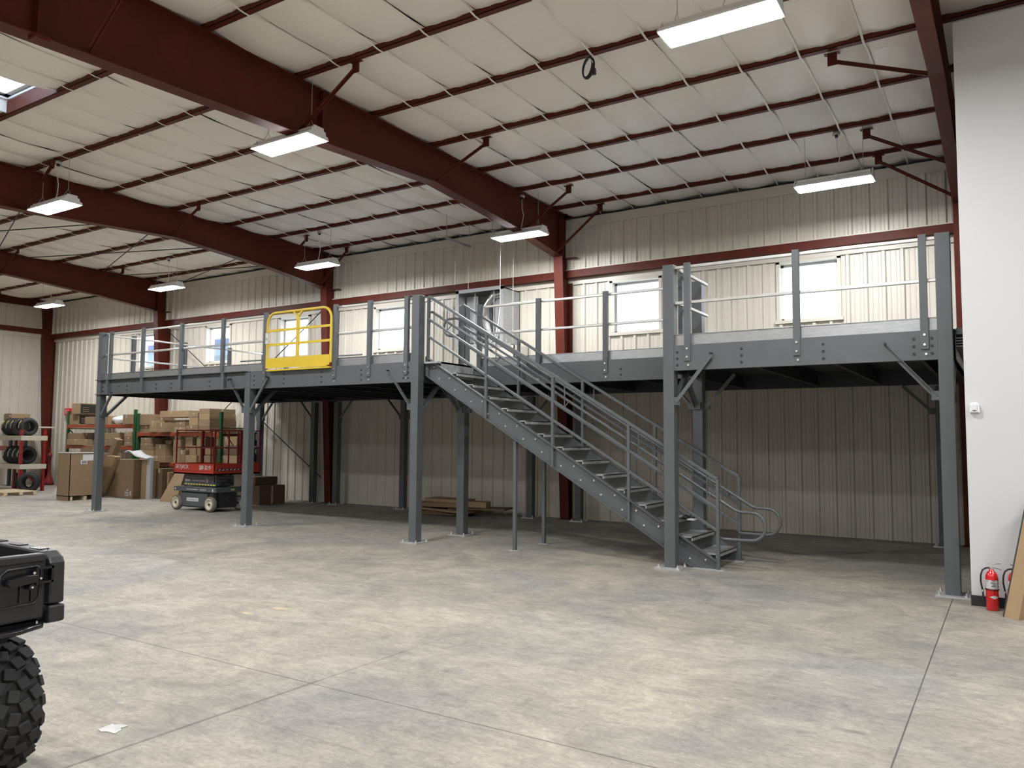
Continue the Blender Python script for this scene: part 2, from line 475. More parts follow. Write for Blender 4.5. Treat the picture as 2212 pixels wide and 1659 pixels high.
# opaque outer skin of the back wall with the same openings
o = MB(); xs = sorted([XL-.3, XR] + [e for w_ in WIN for e in w_])
for a, c in zip(xs[:-1], xs[1:]):
    m_ = (a+c)/2
    if any(w0 < m_ < w1 for w0, w1 in WIN): o.box(a, c, W+.2, W+.25, -.2, WZ[0]); o.box(a, c, W+.2, W+.25, WZ[1], ZC+.3)
    else: o.box(a, c, W+.2, W+.25, -.2, ZC+.3)
structure(o.build('wall_back_outer', 'galv_dull'))
# left end wall
structure(panel('y', XL, 1, YB, W, 0, 5.24, phase=.1).build('wall_left', 'cream'))
structure(panel('y', XL+.1, 1, YB, W, 5.41, ZC+.1, phase=.1).build('wall_left_upper', 'cream'))
structure(MB().box(XL, XL+.16, YB, W-.2, 5.24, 5.41).build('trim_4', 'red'))
structure(MB().box(XL, XL+.07, YB, W-.2, 5.12, 5.24).build('trim_5', 'white_trim'))
structure(MB().box(XL-.35, XL-.3, YB, W+.5, -.2, ZC+.3).build('wall_left_outer', 'galv_dull'))
structure(MB().box(XL-.3, XR, YB-.1, YB, 0, ZC+.3).build('wall_front', 'cream'))
structure(MB().box(XR, XR+.1, YB, W+.5, 0, ZC+.3).build('wall_far_right', 'cream'))
# white partition on the right
structure(MB().box(-.375, XR, -.42, -.28, 0, 6.16).build('wall_right', 'white'))
structure(MB().box(-.38, XR, -.438, -.42, 0, .105).build('baseboard_right', 'base_black', bevel=.003))
# windows
for i, (a, c) in enumerate(WIN):
    r = bpy.data.objects.new('window_%d' % (i+1), None); COL.objects.link(r); r['kind'] = 'structure'; r.location = ((a+c)/2, W, WZ[0])
    z0, z1 = WZ; y0, y1 = W-.045, W+.2
    f = MB()
    f.box(a-.05, a+.012, y0, y1, z0-.03, z1+.03); f.box(c-.012, c+.05, y0, y1, z0-.03, z1+.03)
    f.box(a-.05, c+.05, y0, y1, z1-.012, z1+.05); f.box(a-.08, c+.08, y0-.01, y1, z0-.05, z0+.012)
    f.build('casing', 'white_trim', r)
    s = MB(); e = .055; b0, b1 = W+.10, W+.15
    s.box(a+.01, a+e, b0, b1, z0, z1); s.box(c-e, c-.01, b0, b1, z0, z1); s.box(a, c, b0, b1, z1-e, z1-.01); s.box(a, c, b0, b1, z0+.01, z0+e)
    s.build('window_frame', 'vinyl', r)
    MB().box(a+.03, c-.03, W+.122, W+.128, z0+.03, z1-.03).build('pane', 'glass', r)

# ---- rigid frames
def rafter_z(y):
    pr = [(-20, 5.1), (-6.45, 5.50), (-2.4, 5.70), (.1, 5.86), (2.6, 5.70), (4.45, 5.50)]
    for (a, za), (c, zc) in zip(pr[:-1], pr[1:]):
        if a <= y <= c: return za + (zc-za)*(y-a)/(c-a)
    return pr[-1][1]
LBL = ['dark red steel frame nearest the white partition on the right', 'big dark red steel frame crossing the top left, behind the staircase',
       'dark red steel frame behind the yellow gate, second bay from the right', 'dark red steel frame landing behind the cartons, left part of the hall',
       'shallow dark red frame against the far left end wall']
BR_Y = [[.15, 2.9, 4.19], [-5.6, -2.78, .15, 2.9, 4.24], [-2.9, 0., 2.91, 4.24], [-.02, 2.77], [2.6, -.1]]
for i, xw in enumerate(FR):
    hw = .08 if i == 0 else .105
    top = ZC - .01
    root = thing('rigid_frame', (xw, 4.6, 0), LBL[i], 'steel frame', 'red portal frames')
    ye = -19.5
    if i < 4:
        ys = [-19.5, -6.45, -2.4, .1, 2.6, 4.45]
        poly = [(y, rafter_z(y)) for y in ys] + [(4.45, top), (ye, top)]
    else:
        ys = [-19.5, 4.45]; poly = [(y, 6.18) for y in ys] + [(4.45, top), (ye, top)]
    r = MB(); r.prism(poly, 'yz', xw-.006, xw+.006); r.build('rafter', 'red', root)
    f = MB()
    for (a, za), (c, zc) in zip([(p[0], p[1]) for p in poly[:len(ys)]][:-1], poly[1:len(ys)]):
        f.bar((xw, a, za), (xw, c, zc), hw*2, .014)
    f.build('bottom_flange', 'red', root)
    f = MB(); f.box(xw-hw, xw+hw, ye, 4.78, top-.0, top+.012); f.build('top_flange', 'red', root)
    if i < 4: MB().box(xw-hw*.95, xw+hw*.95, -2.405, -2.395, rafter_z(-2.4), top).build('stiffener', 'red', root)
    if i == 1:
        MB().box(xw+.006, xw+hw, -6.12, -6.108, rafter_z(-6.1), top).build('stiffener', 'red', root)
        MB().box(xw+.02, xw+hw+.05, -6.16, -6.02, rafter_z(-6.1)-.05, rafter_z(-6.1)-.01).build('rod_bracket', 'red', root)
    s = MB()
    # knee stiffeners and end plate
    zb = rafter_z(4.4) if i < 4 else 6.18
    s.box(xw-hw, xw+hw, 4.42, 4.44, zb-.02, top+.03)
    s.build('stiffener', 'red', root)
    # column web tapers down
    yi_t, yi_b = 4.40, 4.72
    c_ = MB(); c_.prism([(yi_t, zb), (4.86, zb), (4.9, 0.0), (yi_b, 0.0)], 'yz', xw-.006, xw+.006)
    c_.box(xw-.006, xw+.006, 4.4, 4.74, zb, top)
    v = [(xw-hw, yi_t, zb), (xw+hw, yi_t, zb), (xw+hw, yi_b, .012), (xw-hw, yi_b, .012)]
    c_.add(v + [(x, y+.014, z) for x, y, z in v], [(0,1,2,3), (7,6,5,4), (0,4,5,1), (1,5,6,2), (2,6,7,3), (3,7,4,0)])
    c_.box(xw-hw, xw+hw, 4.86, 4.874, 0.012, 5.0)
    c_.build('column', 'red', root)
    b_ = MB(); b_.box(xw-hw-.02, xw+hw+.02, yi_b-.05, 4.88, 0, .014); b_.build('base_plate', 'red', root)
    if i in (1, 2, 3):
        MB().box(xw-.006, xw+.32, 4.60, 4.72, zb-.02, zb-.004).build('corner_clip', 'red', root); MB().box(xw, xw+.26, 4.5, 4.74, top+.0, top+.02).build('corner_clip', 'red', root)
    for y in BR_Y[i]:
        sgn = -1 if i == 0 else 1
        dx = {0: 1.12, 1: 1.06, 2: .95, 3: .9, 4: .9}[i]
        zb_ = rafter_z(y) + .04 if i < 4 else 6.2
        b_ = MB(); b_.bar((xw+sgn*dx, y, ZC-.10), (xw+sgn*.06, y+.01, zb_), .012, .05); b_.bar((xw+sgn*dx, y-.02, ZC-.10), (xw+sgn*.06, y-.01, zb_), .04, .008)
        b_.box(xw+sgn*dx-.055, xw+sgn*dx+.055, y-.006, y+.008, ZC-.15, ZC+.01)
        b_.box(xw+sgn*dx-.09, xw+sgn*dx+.09, y-.03, y+.04, ZC-.006, ZC)
        b_.build('flange_brace', 'red', root)
# purlins
names = ['nearest the back wall', 'second from the back wall', 'third from the back wall', 'fourth from the back wall', 'fifth from the back wall, with the black cable coil',
         'sixth from the back wall', 'seventh from the back wall, along the skylight', 'eighth from the back wall, past the skylight']
for k, y in enumerate(PUR[:8]):
    p = MB(); p.box(XL, XR, y-.042, y+.042, ZC, ZC+.006); p.box(XL, XR, y-.042, y-.036, ZC, ZC+.2); p.box(XL, XR, y+.036, y+.042, ZC, ZC+.02)
    o = recenter(p.build('roof_purlin', 'red')); tag(o, 'long dark red roof purlin, ' + names[k], 'purlin', 'roof purlins')
# tension rods in the third bay
rods = [((-21.9, -.2), (-16.6, -2.05)), ((-21.9, -2.25), (-14.9, .1)), ((-21.95, 2.55), (-14.9, .02)), ((-21.9, .2), (-14.9, 2.6)), ((-21.9, 4.75), (-14.9, 2.7)), ((-21.9, 2.8), (-14.9, 4.75))]
rn = ['diagonal roof tie rod nearest the camera, left bay, sloping to the near frame', 'diagonal roof tie rod crossing the nearest one in the left bay', 'tie rod of the middle roof cross, running back to the left frame',
      'second tie rod of the middle roof cross in the left bay', 'tie rod of the roof cross closest to the back wall', 'second tie rod of the roof cross closest to the back wall']
for (a, c), n_ in zip(rods, rn):
    o = recenter(MB().cyl((a[0], a[1], ZC-.14), (c[0], c[1], ZC-.14), .012, 6).build('tie_rod', 'black_bolt')); tag(o, n_, 'tie rod', 'roof tie rods')
for (a, c), n_ in zip([((-21.9, 4.62, 5.05), (-14.95, 4.62, .65)), ((-15.0, 4.66, 5.05), (-21.7, 4.66, .6))],
                      ['thin dark wall tie rod falling to the right behind the gate', 'thin dark tie rod on the back wall rising to the right across the gated window']):
    o = recenter(MB().cyl(a, c, .013, 6).build('tie_rod', 'black_bolt')); tag(o, n_, 'tie rod', 'wall tie rods')
# ---------------------------------------------------------------- mezzanine
DZ = 2.90; BB = 2.57                        # deck top, beam underside
C5, C4, C3, C1, C2 = -17.13, -12.12, -8.06, -3.76, -.56
GX = {'a': -8.03, 'b': -3.80}; GY = 1.27; RY = 4.52
mz = thing('mezzanine_platform', (-9, 0, 0), 'long dark grey steel mezzanine platform on square posts along the back wall', 'mezzanine')
def post(x, y, zt, s=.15, plate=.34):
    c = MB().box(x-s/2, x+s/2, y-s/2, y+s/2, .018, zt).build('column', 'grey', mz, bevel=.008)
    MB().box(x-plate/2, x+plate/2, y-plate/2, y+plate/2, 0, .018).build('base_plate', 'galv_dull', c)
    b = MB()
    for sx in (-1, 1):
        for sy in (-1, 1):
            px, py = x+sx*(plate/2-.04), y+sy*(plate/2-.04)
            b.cyl((px, py, .018), (px, py, .06), .011, 8); b.cyl((px, py, .018), (px, py, .034), .022, 6)
    b.build('anchor_bolt', 'zinc', c)
    return c
FY = .03                                    # centre of the front post line
PT = 3.985
for x in (C5, C3, C1, C2): post(x, FY, PT)
post(C4, FY, DZ-.02)
post(GX['a'], GY, PT, .15); post(GX['b'], GY, PT, .15)
for x in (-17.2, -12.12, -8.6, -7.45, -.92): post(x, RY, BB, .14, .3)
for x in (-15.12, -14.3): post(x, RY, BB, .14, .3)
# front beams
def cbeam(x0, x1, y, bx, holes=3, name='front_beam'):
    b = MB(); b.box(x0, x1, y-.004, y+.004, BB, DZ); b.box(x0, x1, y, y+.07, BB, BB+.008); b.box(x0, x1, y, y+.07, DZ-.008, DZ)
    o = b.build(name, 'grey', mz)
    bl = []
    for x in bx:
        for k in range(holes):
            z = DZ - .09 - k*.085 if holes == 3 else DZ-.15-k*.09
            bl.append(((x, y-.012, z), (x, y, z), .016))
    bolts(bl, 'black_bolt', o)
    return o
BY = -.03
cbeam(C4+.075, C3-.075, BY, [-11.94, -11.13, -10.17, -9.23, -8.3, -8.2])
cbeam(C1+.075, C2-.075, BY, [-3.64, -2.8, -1.83, -.87, -.69])
# left beam: wide flange facing outward with stiffeners
b = MB(); b.box(C5-.06, C4-.07, -.012, -.004, BB+.02, DZ)
b.box(C5-.075, C4-.06, -.085, .06, DZ-.002, DZ+.014); b.box(C5-.075, C4-.06, -.085, .06, BB+.01, BB+.026)
lb = b.build('front_beam', 'grey', mz)
for x in (C5+.33, -15.52, -14.2, -12.86): MB().box(x-.006, x+.075, -.075, -.008, BB+.02, DZ).build('stiffener', 'grey', lb)
bl = []
for x, n_ in ((-16.39, 1), (-16.08, 2), (-15.03, 2), (-14.51, 2), (-13.28, 2), (-12.72, 1), (-17.0, 2)):
    for k in range(n_): bl.append(((x, -.022, DZ-.15-k*.09), (x, -.008, DZ-.15-k*.09), .015))
bolts(bl, 'black_bolt', lb)
# notch beam and side beams
o = cbeam(GX['a']+.075, GX['b']-.075, GY-.04, [-7.66, -6.27, -5.02], 2)
for x, ya, yb in ((C5, 0, RY), (C3+.045, 0, GY), (C1-.045, 0, GY), (C2, 0, RY), (C4, 0, RY)):
    b = MB(); b.box(x-.004, x+.004, ya+.06, yb, BB, DZ-.01); b.box(x-.04, x+.04, ya+.06, yb, BB, BB+.008); b.build('side_beam', 'deck', mz)
b = MB(); b.box(-17.2, -.56, RY+.06, RY+.13, BB+.03, DZ-.03); b.build('rear_beam', 'deck', mz)
# joists and ribbed deck
for x in (-16.39, -15.03, -14.51, -13.28, -11.13, -10.17, -9.23, -8.3, -2.8, -1.83, -.87):
    b = MB(); b.box(x-.003, x+.003, .04, RY+.06, BB+.05, DZ-.05); b.box(x-.003, x+.05, .04, RY+.06, BB+.05, BB+.056); b.box(x-.003, x+.05, .04, RY+.06, DZ-.056, DZ-.05)
    b.build('joist', 'deck', mz)
for x in (-7.3, -6.27, -5.02, -4.1):
    b = MB(); b.box(x-.003, x+.003, GY, RY+.06, BB+.05, DZ-.05); b.box(x-.003, x+.05, GY, RY+.06, BB+.05, BB+.056); b.build('joist', 'deck', mz)
def ribdeck(x0, x1, y0, y1):
    mb = MB(); y = y0; pts = []
    while y < y1 - .15:
        pts += [(y, DZ-.048), (y+.06, DZ-.048), (y+.075, DZ-.012), (y+.135, DZ-.012)]; y += .15
    pts.append((y1, DZ-.048))
    for (a, za), (c, zc) in zip(pts[:-1], pts[1:]): mb.add([(x0, a, za), (x1, a, za), (x1, c, zc), (x0, c, zc)], [(0, 1, 2, 3)])
    mb.box(x0, x1, y0, y1, DZ-.010, DZ)
    return mb
for (x0, x1, y0, y1) in ((C5-.06, C3+.06, -.02, 4.88), (C3+.06, C1-.06, GY-.03, 4.88), (C1-.06, C2+.1, -.02, 4.88)):
    ribdeck(x0, x1, y0, y1).build('deck', 'deck', mz)
# edge of the deck seen at the right end
e = MB(); e.box(C2+.1, C2+.16, .08, 4.88, DZ-.05, DZ+.02)
for k in range(4): e.box(C2+.10, C2+.17, .08, 4.88, DZ-.10-k*.03, DZ-.085-k*.03)
e.build('deck_edge', 'grey', mz)
b = MB(); b.box(C2+.09, C2+.098, .08, RY, BB, DZ-.02); b.build('side_beam', 'grey', mz)
# knee braces
def knee(p, q, name='knee_brace'):
    p, q = Vector(p), Vector(q)
    b = MB(); d = (q-p).normalized()
    side = Vector((0, 0, 1)).cross(d).normalized(); n_ = d.cross(side)
    b.bar(p, q, .065, .008); b.bar(p + side*.03 - n_*.02, q + side*.03 - n_*.02, .008, .05)
    o = b.build(name, 'grey', mz)
    g = MB(); g.box(q.x-.06, q.x+.06, q.y-.02, q.y+.02, q.z-.05, q.z+.05); g.build('gusset', 'grey', o)
    g = MB(); g.cyl(p + side*.05, p - side*.05, .014, 8); g.build('bolt', 'black_bolt', o)
for x, s_, dx in ((C4, 1, .58), (C4, -1, .5), (C3, -1, .55), (C1, 1, .58), (C2, -1, .6)):
    knee((x+s_*dx, -.05, DZ-.13), (x+s_*.09, -.02, 2.17))
knee((C5+.5, -.02, BB+.04), (C5+.09, 0, 2.14)); knee((C5, .62, BB+.04), (C5+.03, .13, 2.14)); knee((C3, .6, BB+.02), (C3, .13, 2.14))
knee((C4, .6, BB+.02), (C4, .13, 2.14)); knee((C1, .6, BB+.02), (C1, .13, 2.14)); knee((C2+.03, .65, BB+.02), (C2+.03, .13, 2.14))
knee((GX['a'], GY-.55, BB+.02), (GX['a'], GY-.1, 2.16)); knee((GX['b'], GY-.55, BB+.02), (GX['b'], GY-.1, 2.16))
knee((GX['a']-.5, GY, BB+.02), (GX['a']-.1, GY, 2.16)); knee((GX['a']+.5, GY, BB+.05), (GX['a']+.1, GY, 2.16))
knee((GX['b']-.5, GY, BB+.05), (GX['b']-.1, GY, 2.16)); knee((GX['b']+.5, GY+.05, BB+.05), (GX['b']+.1, GY, 2.16))
for x in (-17.2, -12.12, -8.6):
    knee((x+.5, RY-.02, BB+.03), (x+.09, RY, 2.16)); knee((x-.5, RY-.02, BB+.03), (x-.09, RY, 2.16))
knee((-15.62, RY-.02, BB+.03), (-15.2, RY, 2.16)); knee((-13.8, RY-.02, BB+.03), (-14.22, RY, 2.16)); knee((-1.45, RY, BB+.03), (-1.02, RY, 2.16))

# ---- guardrails
def rail_post(x, y, root, side=False, z0=2.69, zt=PT, bolted=True, dark='grey'):
    b = MB()
    b.box(x-.04, x+.04, y-.008, y, z0, zt); b.box(x-.04, x-.034, y, y+.045, z0, zt); b.box(x+.034, x+.04, y, y+.045, z0, zt)
    o = b.build('rail_post', dark, root)
    if bolted:
        bolts([((x, y-.02, z), (x, y-.006, z), .014) for z in (z0+.05, z0+.16)] + [((x+.012, y-.006, z0-.055), (x+.012, y+.012, z0-.055), .014)], 'zinc', o)
    return o
def hrail(p, q, root, r=.021):
    return MB().bar(p, q, .042, .04).build('rail', 'rail', root, bevel=.008)
def toe(x0, x1, y, root, z0=DZ+.005, h=.145):
    b = MB(); b.box(x0, x1, y, y+.004, z0, z0+h); b.box(x0, x1, y-.012, y, z0+h-.006, z0+h); b.box(x0, x1, y-.018, y, z0, z0+.006)
    return b.build('toe_board', 'galv', root)
RT, RM = 3.945, 3.47
g1 = thing('guardrail', (-14.4, 0, DZ), 'galvanised guardrail on the front edge left of the yellow gate', 'guardrail', 'mezzanine guardrails')
for x in (C5+.33, -15.60, -14.27, -12.95): rail_post(x, .0, g1, z0=DZ+.015, bolted=False)
rail_post(-11.66, -.045, g1)
for z in (RT, RM): hrail((C5+.08, .06, z), (-11.66, .06, z), g1)
toe(C5+.1, -11.64, .02, g1)
g2 = thing('guardrail', (-9, 0, DZ), 'galvanised guardrail between the yellow gate and the stair top', 'guardrail', 'mezzanine guardrails')
for x in (-9.86, -9.06, -8.25): rail_post(x, -.045, g2)
for z in (RT, RM): hrail((-9.88, .03, z), (C3-.07, .03, z), g2)
toe(-9.86, C3-.075, .02, g2)
g3 = thing('guardrail', (-2.2, 0, DZ), 'galvanised guardrail along the right front edge beside the white partition', 'guardrail', 'mezzanine guardrails')
for x in (-3.50, -2.13, -.76): rail_post(x, -.045, g3)
for z in (RT, RM): hrail((C1+.07, .03, z), (C2-.07, .03, z), g3)
toe(C1+.075, C2-.075, .02, g3)
g4 = thing('guardrail', (-5.9, GY, DZ), 'galvanised guardrail set back behind the upper staircase', 'guardrail', 'mezzanine guardrails')
for x in (-7.68, -6.50, -5.28, -4.02): rail_post(x, GY-.055, g4, dark='grey')
for z in (RT, RM): hrail((-7.66, GY+.02, z), (GX['b']-.07, GY+.02, z), g4)
toe(-7.7, GX['b']-.075, GY, g4)
g5 = thing('guardrail', (C1, .6, DZ), 'short bright guardrail returning from the centre post to the rear dark post', 'guardrail', 'mezzanine guardrails')
for z in (RT-.02, RM): hrail((C1+.1, .08, z), (C1+.1, GY-.03, z), g5)
MB().box(C1+.06, C1+.064, .1, GY-.05, DZ, DZ+.14).build('toe_board', 'galv', g5)
MB().box(C1-.01, C1+.05, .36, .42, DZ-.2, PT).build('rail_post', 'grey', g5)
g6 = thing('guardrail', (C5, 2.3, DZ), 'galvanised guardrail across the far left end of the mezzanine', 'guardrail', 'mezzanine guardrails')
for z in (RT-.02, RM-.06): hrail((C5+.04, .1, z), (C5+.04, RY+.1, z), g6)
for y in (.75, 2.1, 3.4, 4.5):
    MB().box(C5-.035, C5+.035, y-.04, y+.04, DZ, PT).build('rail_post', 'grey', g6)
MB().box(C5-.03, C5-.026, .1, RY+.1, DZ, DZ+.14).build('toe_board', 'galv', g6)
g7 = thing('guardrail', (-13, 4.4, DZ), 'low rear guardrail in front of the windows behind the left deck', 'guardrail', 'mezzanine guardrails')
for x in (-14.9,): MB().box(x-.04, x+.04, 3.3, 3.38, DZ, 3.62).build('rail_post', 'grey', g7)
MB().bar((-16.6, 3.34, 3.60), (-12.4, 3.34, 3.56), .03, .03).build('rail', 'grey', g7)

# ---- yellow gate
gt = thing('safety_gate', (-10.75, -.05, DZ), 'bright yellow steel safety gate with rounded top corners on the mezzanine edge', 'gate')
x0, x1, zb, zt = -11.56, -9.92, 2.97, 3.95
def arc(cx, cz, r, a0, a1, y, n=6): return [(cx+r*math.cos(math.radians(a0+(a1-a0)*k/n)), y, cz+r*math.sin(math.radians(a0+(a1-a0)*k/n))) for k in range(n+1)]
y = -.07
pts = [(x0, y, zb)] + arc(x0+.2, zt-.2, .2, 180, 90, y) + arc(x1-.2, zt-.2, .2, 90, 0, y) + [(x1, y, zb)]
MB().tube(pts, .024, 10).build('frame', 'yellow', gt)
MB().tube([(-11.0, y+.045, zt-.012), (-10.45, y+.045, zt-.0)], .026, 10).build('splice_sleeve', 'yellow', gt)
for z in (3.62, 3.36): MB().box(x0, x1, y-.012, y+.012, z-.022, z+.022).build('gate_rail', 'yellow', gt)
c = MB(); c.box(-10.785, -10.725, y-.02, y+.02, 3.0, 3.87)
for s_ in (-1, 1): c.bar((-10.755+s_*.01, y, 3.84), (-10.755+s_*.12, y, 3.945), .03, .03)
c.build('centre_bar', 'yellow', gt)
MB().box(x0, x1, y-.03, y-.024, 2.925, 3.11).build('kick_plate', 'yellow', gt)
k = MB(); k.box(x0+.03, x1, y-.04, y+.02, 2.872, 2.90); k.box(x0+.9, x1-.05, y-.05, y-.03, 2.905, 2.93); k.build('sill_track', 'yellow', gt)
p = MB().box(x0-.02, x0+.05, y-.034, y-.028, 3.38, 3.58).build('latch_card', 'paper', gt)
MB().box(x0+.01, x0+.022, y-.038, y-.033, 3.45, 3.49).build('print', 'print_black', p)

# ---- staircase
st = thing('staircase', (-5.5, .64, 0), 'straight grey steel staircase descending to the right in front of the mezzanine', 'staircase')
SY = (.20, 1.10)
def ztop(x): return 3.0 - .6*(x+8.0)
XT, XB = -7.99, -3.20
for i, y in enumerate(SY):
    d = 1 if i == 0 else -1
    poly = [(XT, ztop(XT)), (XB, ztop(XB)), (XB, 0.01), (-3.53, .01), (XT, ztop(XT)-.31)]
    m_ = MB(); m_.prism(poly, 'xz', y-.003, y+.003)
    # flanges
    m_.bar((XT, y-d*.03, ztop(XT)-.006), (XB, y-d*.03, ztop(XB)-.006), .065, .012)
    m_.bar((XT, y-d*.03, ztop(XT)-.306), (-3.53, y-d*.03, .02), .065, .012)
    m_.box(XT-.0, XT+.012, y-d*.06, y, ztop(XT)-.31, ztop(XT))
    s = m_.build('stringer', 'grey', st)
    MB().box(-3.6, -3.12, y-.05, y+.05, 0, .012).build('foot_plate', 'galv_dull', s)
    bl = []
    for k in range(-1, 14):
        xn = -7.39 + k*.3207; xb_ = xn-.14; bz = ztop(xb_)-.095
        for bx in (xb_, xb_-.21):
            if bx > XT + .03: bl.append(((bx, y-d*.014, bz), (bx, y-d*.003, bz), .014))
    bolts(bl, 'zinc', s)
for k in range(14):
    xn = -7.39 + k*.3207; z = 2.7073 - k*.1927
    t = MB(); t.box(xn-.33, xn, SY[0]+.006, SY[1]-.006, z-.012, z); t.box(xn-.012, xn, SY[0]+.006, SY[1]-.006, z-.05, z); t.box(xn-.33, xn-.318, SY[0]+.006, SY[1]-.006, z-.05, z+.0)
    tr = t.build('tread', 'tread', st)
    MB().box(xn-.045, xn+.002, SY[0]+.06, SY[1]-.06, z, z+.004).build('nosing', 'galv', tr)
t = MB(); t.box(-8.03, -7.71, SY[0]-.1, SY[1]+.1, DZ-.03, DZ); t.box(-7.72, -7.71, SY[0], SY[1], DZ-.22, DZ); t.build('top_landing', 'tread', st)
def zr(x): return 3.99 - .592*(x+7.97)
PX = [-7.96, -6.81, -5.625, -4.425, -3.19]
for i, y in enumerate(SY):
    d = 1 if i == 0 else -1
    for x in PX:
        zb_ = ztop(x) - .31 if x < -3.3 else .0
        b = MB(); b.box(x-.02, x+.02, y-d*.045, y-d*.005, zb_, zr(x)); b.build('baluster', 'grey', st)
    yy = y-d*.025
    for off, r in ((0, .021), (-.375, .019), (-.66, .019)):
        MB().bar((PX[0], yy, zr(PX[0])+off), (PX[-1], yy, zr(PX[-1])+off), r*2, r*2).build('stair_rail', 'grey', st, bevel=.006)
    # round handrail with returned loops
    yh = y + d*.07
    hz = lambda x: zr(x) - .245
    pts = []
    xt = -7.9
    # top loop
    if i:
        zt_ = hz(-7.95)
        pts += [(-7.97, yh, zt_-.29), (-8.10, yh, zt_-.30)] + [(-8.16+.14*math.cos(math.radians(a)), yh, zt_-.135+.155*math.sin(math.radians(a))) for a in range(-95, -270, -25)] + [(-8.05, yh, zt_+.01)]
    else: pts += [(-7.96, yy, hz(-7.96)-.02), (-7.96, yh, hz(-7.96))]
    pts += [(xt, yh, hz(xt))]
    xe = -2.95
    ze = .75
    pts += [(-3.0, yh, hz(-3.0)-.03)] + [(-2.93, yh, ze)] + [(-2.80, yh, ze)]
    pts += [(-2.78+.165*math.cos(math.radians(a)), yh, .575+.175*math.sin(math.radians(a))) for a in range(70, -91, -20)]
    pts += [(-2.9, yh, .395), (-3.15, yh, .395), (-3.19, yh-d*.03, .41), (-3.19, y-d*.01, .42)]
    MB().tube(pts, .021, 10).build('handrail', 'grey', st)
    br = MB()
    for x in (-7.55, -6.6, -5.4, -4.25, -3.3): br.cyl((x, yh, hz(x)), (x-.03, yy, hz(x)-.1), .008, 6); br.cyl((x-.03, yy, zr(x)-.02), (x-.03, yy, zr(x)-.38), .008, 6)
    br.build('handrail_bracket', 'grey', st)
for x, y in ((-6.28, .2), (-6.3, 1.10)):
    b = MB().box(x-.025, x+.025, y-.025, y+.025, .01, ztop(x)-.30).build('prop_post', 'grey', st)
    MB().box(x-.08, x+.08, y-.05, y+.05, 0, .01).build('foot_plate', 'galv_dull', b)
# gloves on a tread
gl = MB(); gl.lathe([(0, 0), (.05, .0), (.055, .03), (.03, .055), (0, .06)], (-3.78, .62, .581), seg=10); gl.lathe([(0, 0), (.045, .0), (.05, .03), (.02, .05), (0, .052)], (-3.74, .74, .581), seg=10)
gl.bar((-3.8, .56, .60), (-3.72, .5, .60), .03, .03)
tag(recenter(gl.build('work_gloves', 'black_plastic')), 'black work gloves lying on a lower stair tread', 'gloves')
tag(recenter(MB().box(-3.72, -3.62, .50, .62, .581, .60).build('paper_scrap', 'paper')), 'small white packet beside the black gloves on the stair tread', 'packet')

# ---------------------------------------------------------------- lamps
LN = ['large lit white high bay lamp at the top edge of the picture, right of centre', 'lit high bay lamp hanging in front of the big red rafter, upper left of centre',
      'lit high bay lamp at the far left in front of the second rafter', 'lit high bay lamp hanging at the right above the far right window',
      'lit high bay lamp beside the knee of the big red frame, above the stair top', 'lit high bay lamp above the yellow gate',
      'lit high bay lamp above the far left mezzanine post', 'farthest lit high bay lamp, in the left end corner of the hall']
LP = [(-2.2, -2.70), (-8.1, -2.72), (-13.85, -2.83), (-2.15, 2.78), (-7.93, 2.92), (-13.35, 2.80), (-18.85, 2.66), (-24.55, 2.55)]
def make_lamp():
    z = 5.6; L_, w_ = 1.1, .37
    r = thing('high_bay_lamp', (0, 0, z), LN[0], 'ceiling lamp', 'high bay lamps')
    h = MB(); h.box(-L_/2, L_/2, -w_/2, w_/2, z+.003, z+.03)
    h.prism([(-w_/2+.01, z+.03), (w_/2-.01, z+.03), (.11, z+.085), (-.11, z+.085)], 'yz', -L_/2+.01, L_/2-.01)
    h.box(-L_/2+.02, L_/2-.02, -.085, .085, z+.085, z+.13)
    h.build('housing', 'lamp_shell', r, bevel=.004)
    for s_ in (-1, 1):
        e = MB(); e.prism([(-w_/2, z), (w_/2, z), (w_/2-.02, z+.04), (.13, z+.05), (.12, z+.1), (.09, z+.10), (.085, z+.14), (-.085, z+.14), (-.09, z+.1), (-.12, z+.10), (-.13, z+.05), (-w_/2+.02, z+.04)], 'yz', s_*L_/2, s_*(L_/2+.014))
        e.build('end_cap', 'lamp_shell', r)
    MB().box(-L_/2+.015, L_/2-.015, -w_/2+.012, w_/2-.012, z-.004, z+.003).build('lens', 'lamp', r)
    for s_ in (-1, 1):
        x = s_*.42; c = MB(); c.cyl((x, 0, z+.26), (x, 0, ZC), .004, 5); c.cyl((x, -.07, z+.13), (x, 0, z+.26), .003, 5); c.cyl((x, .07, z+.13), (x, 0, z+.26), .003, 5)
        c.build('hanging_wire', 'wire', r)
    MB().tube([(.02, 0, z+.13), (.05, .01, z+.25), (.09, .0, z+.4), (.06, -.01, z+.55), (.05, 0, ZC-.05)], .007, 6).build('power_cord', 'cord_white', r)
    j = MB().lathe([(0, 0), (.055, 0), (.06, .02), (.05, .05)], (.05, 0, ZC-.05), seg=12).build('outlet_box', 'galv_dull', r)
    MB().box(.03, .07, -.02, .02, ZC-.09, ZC-.05).build('plug', 'black_plastic', j)
    return r
l0 = make_lamp()
for i, (x, y) in enumerate(LP):
    o = l0 if i == 0 else copy_tree(l0)
    o.location = (x, y, 5.6); o['label'] = LN[i]
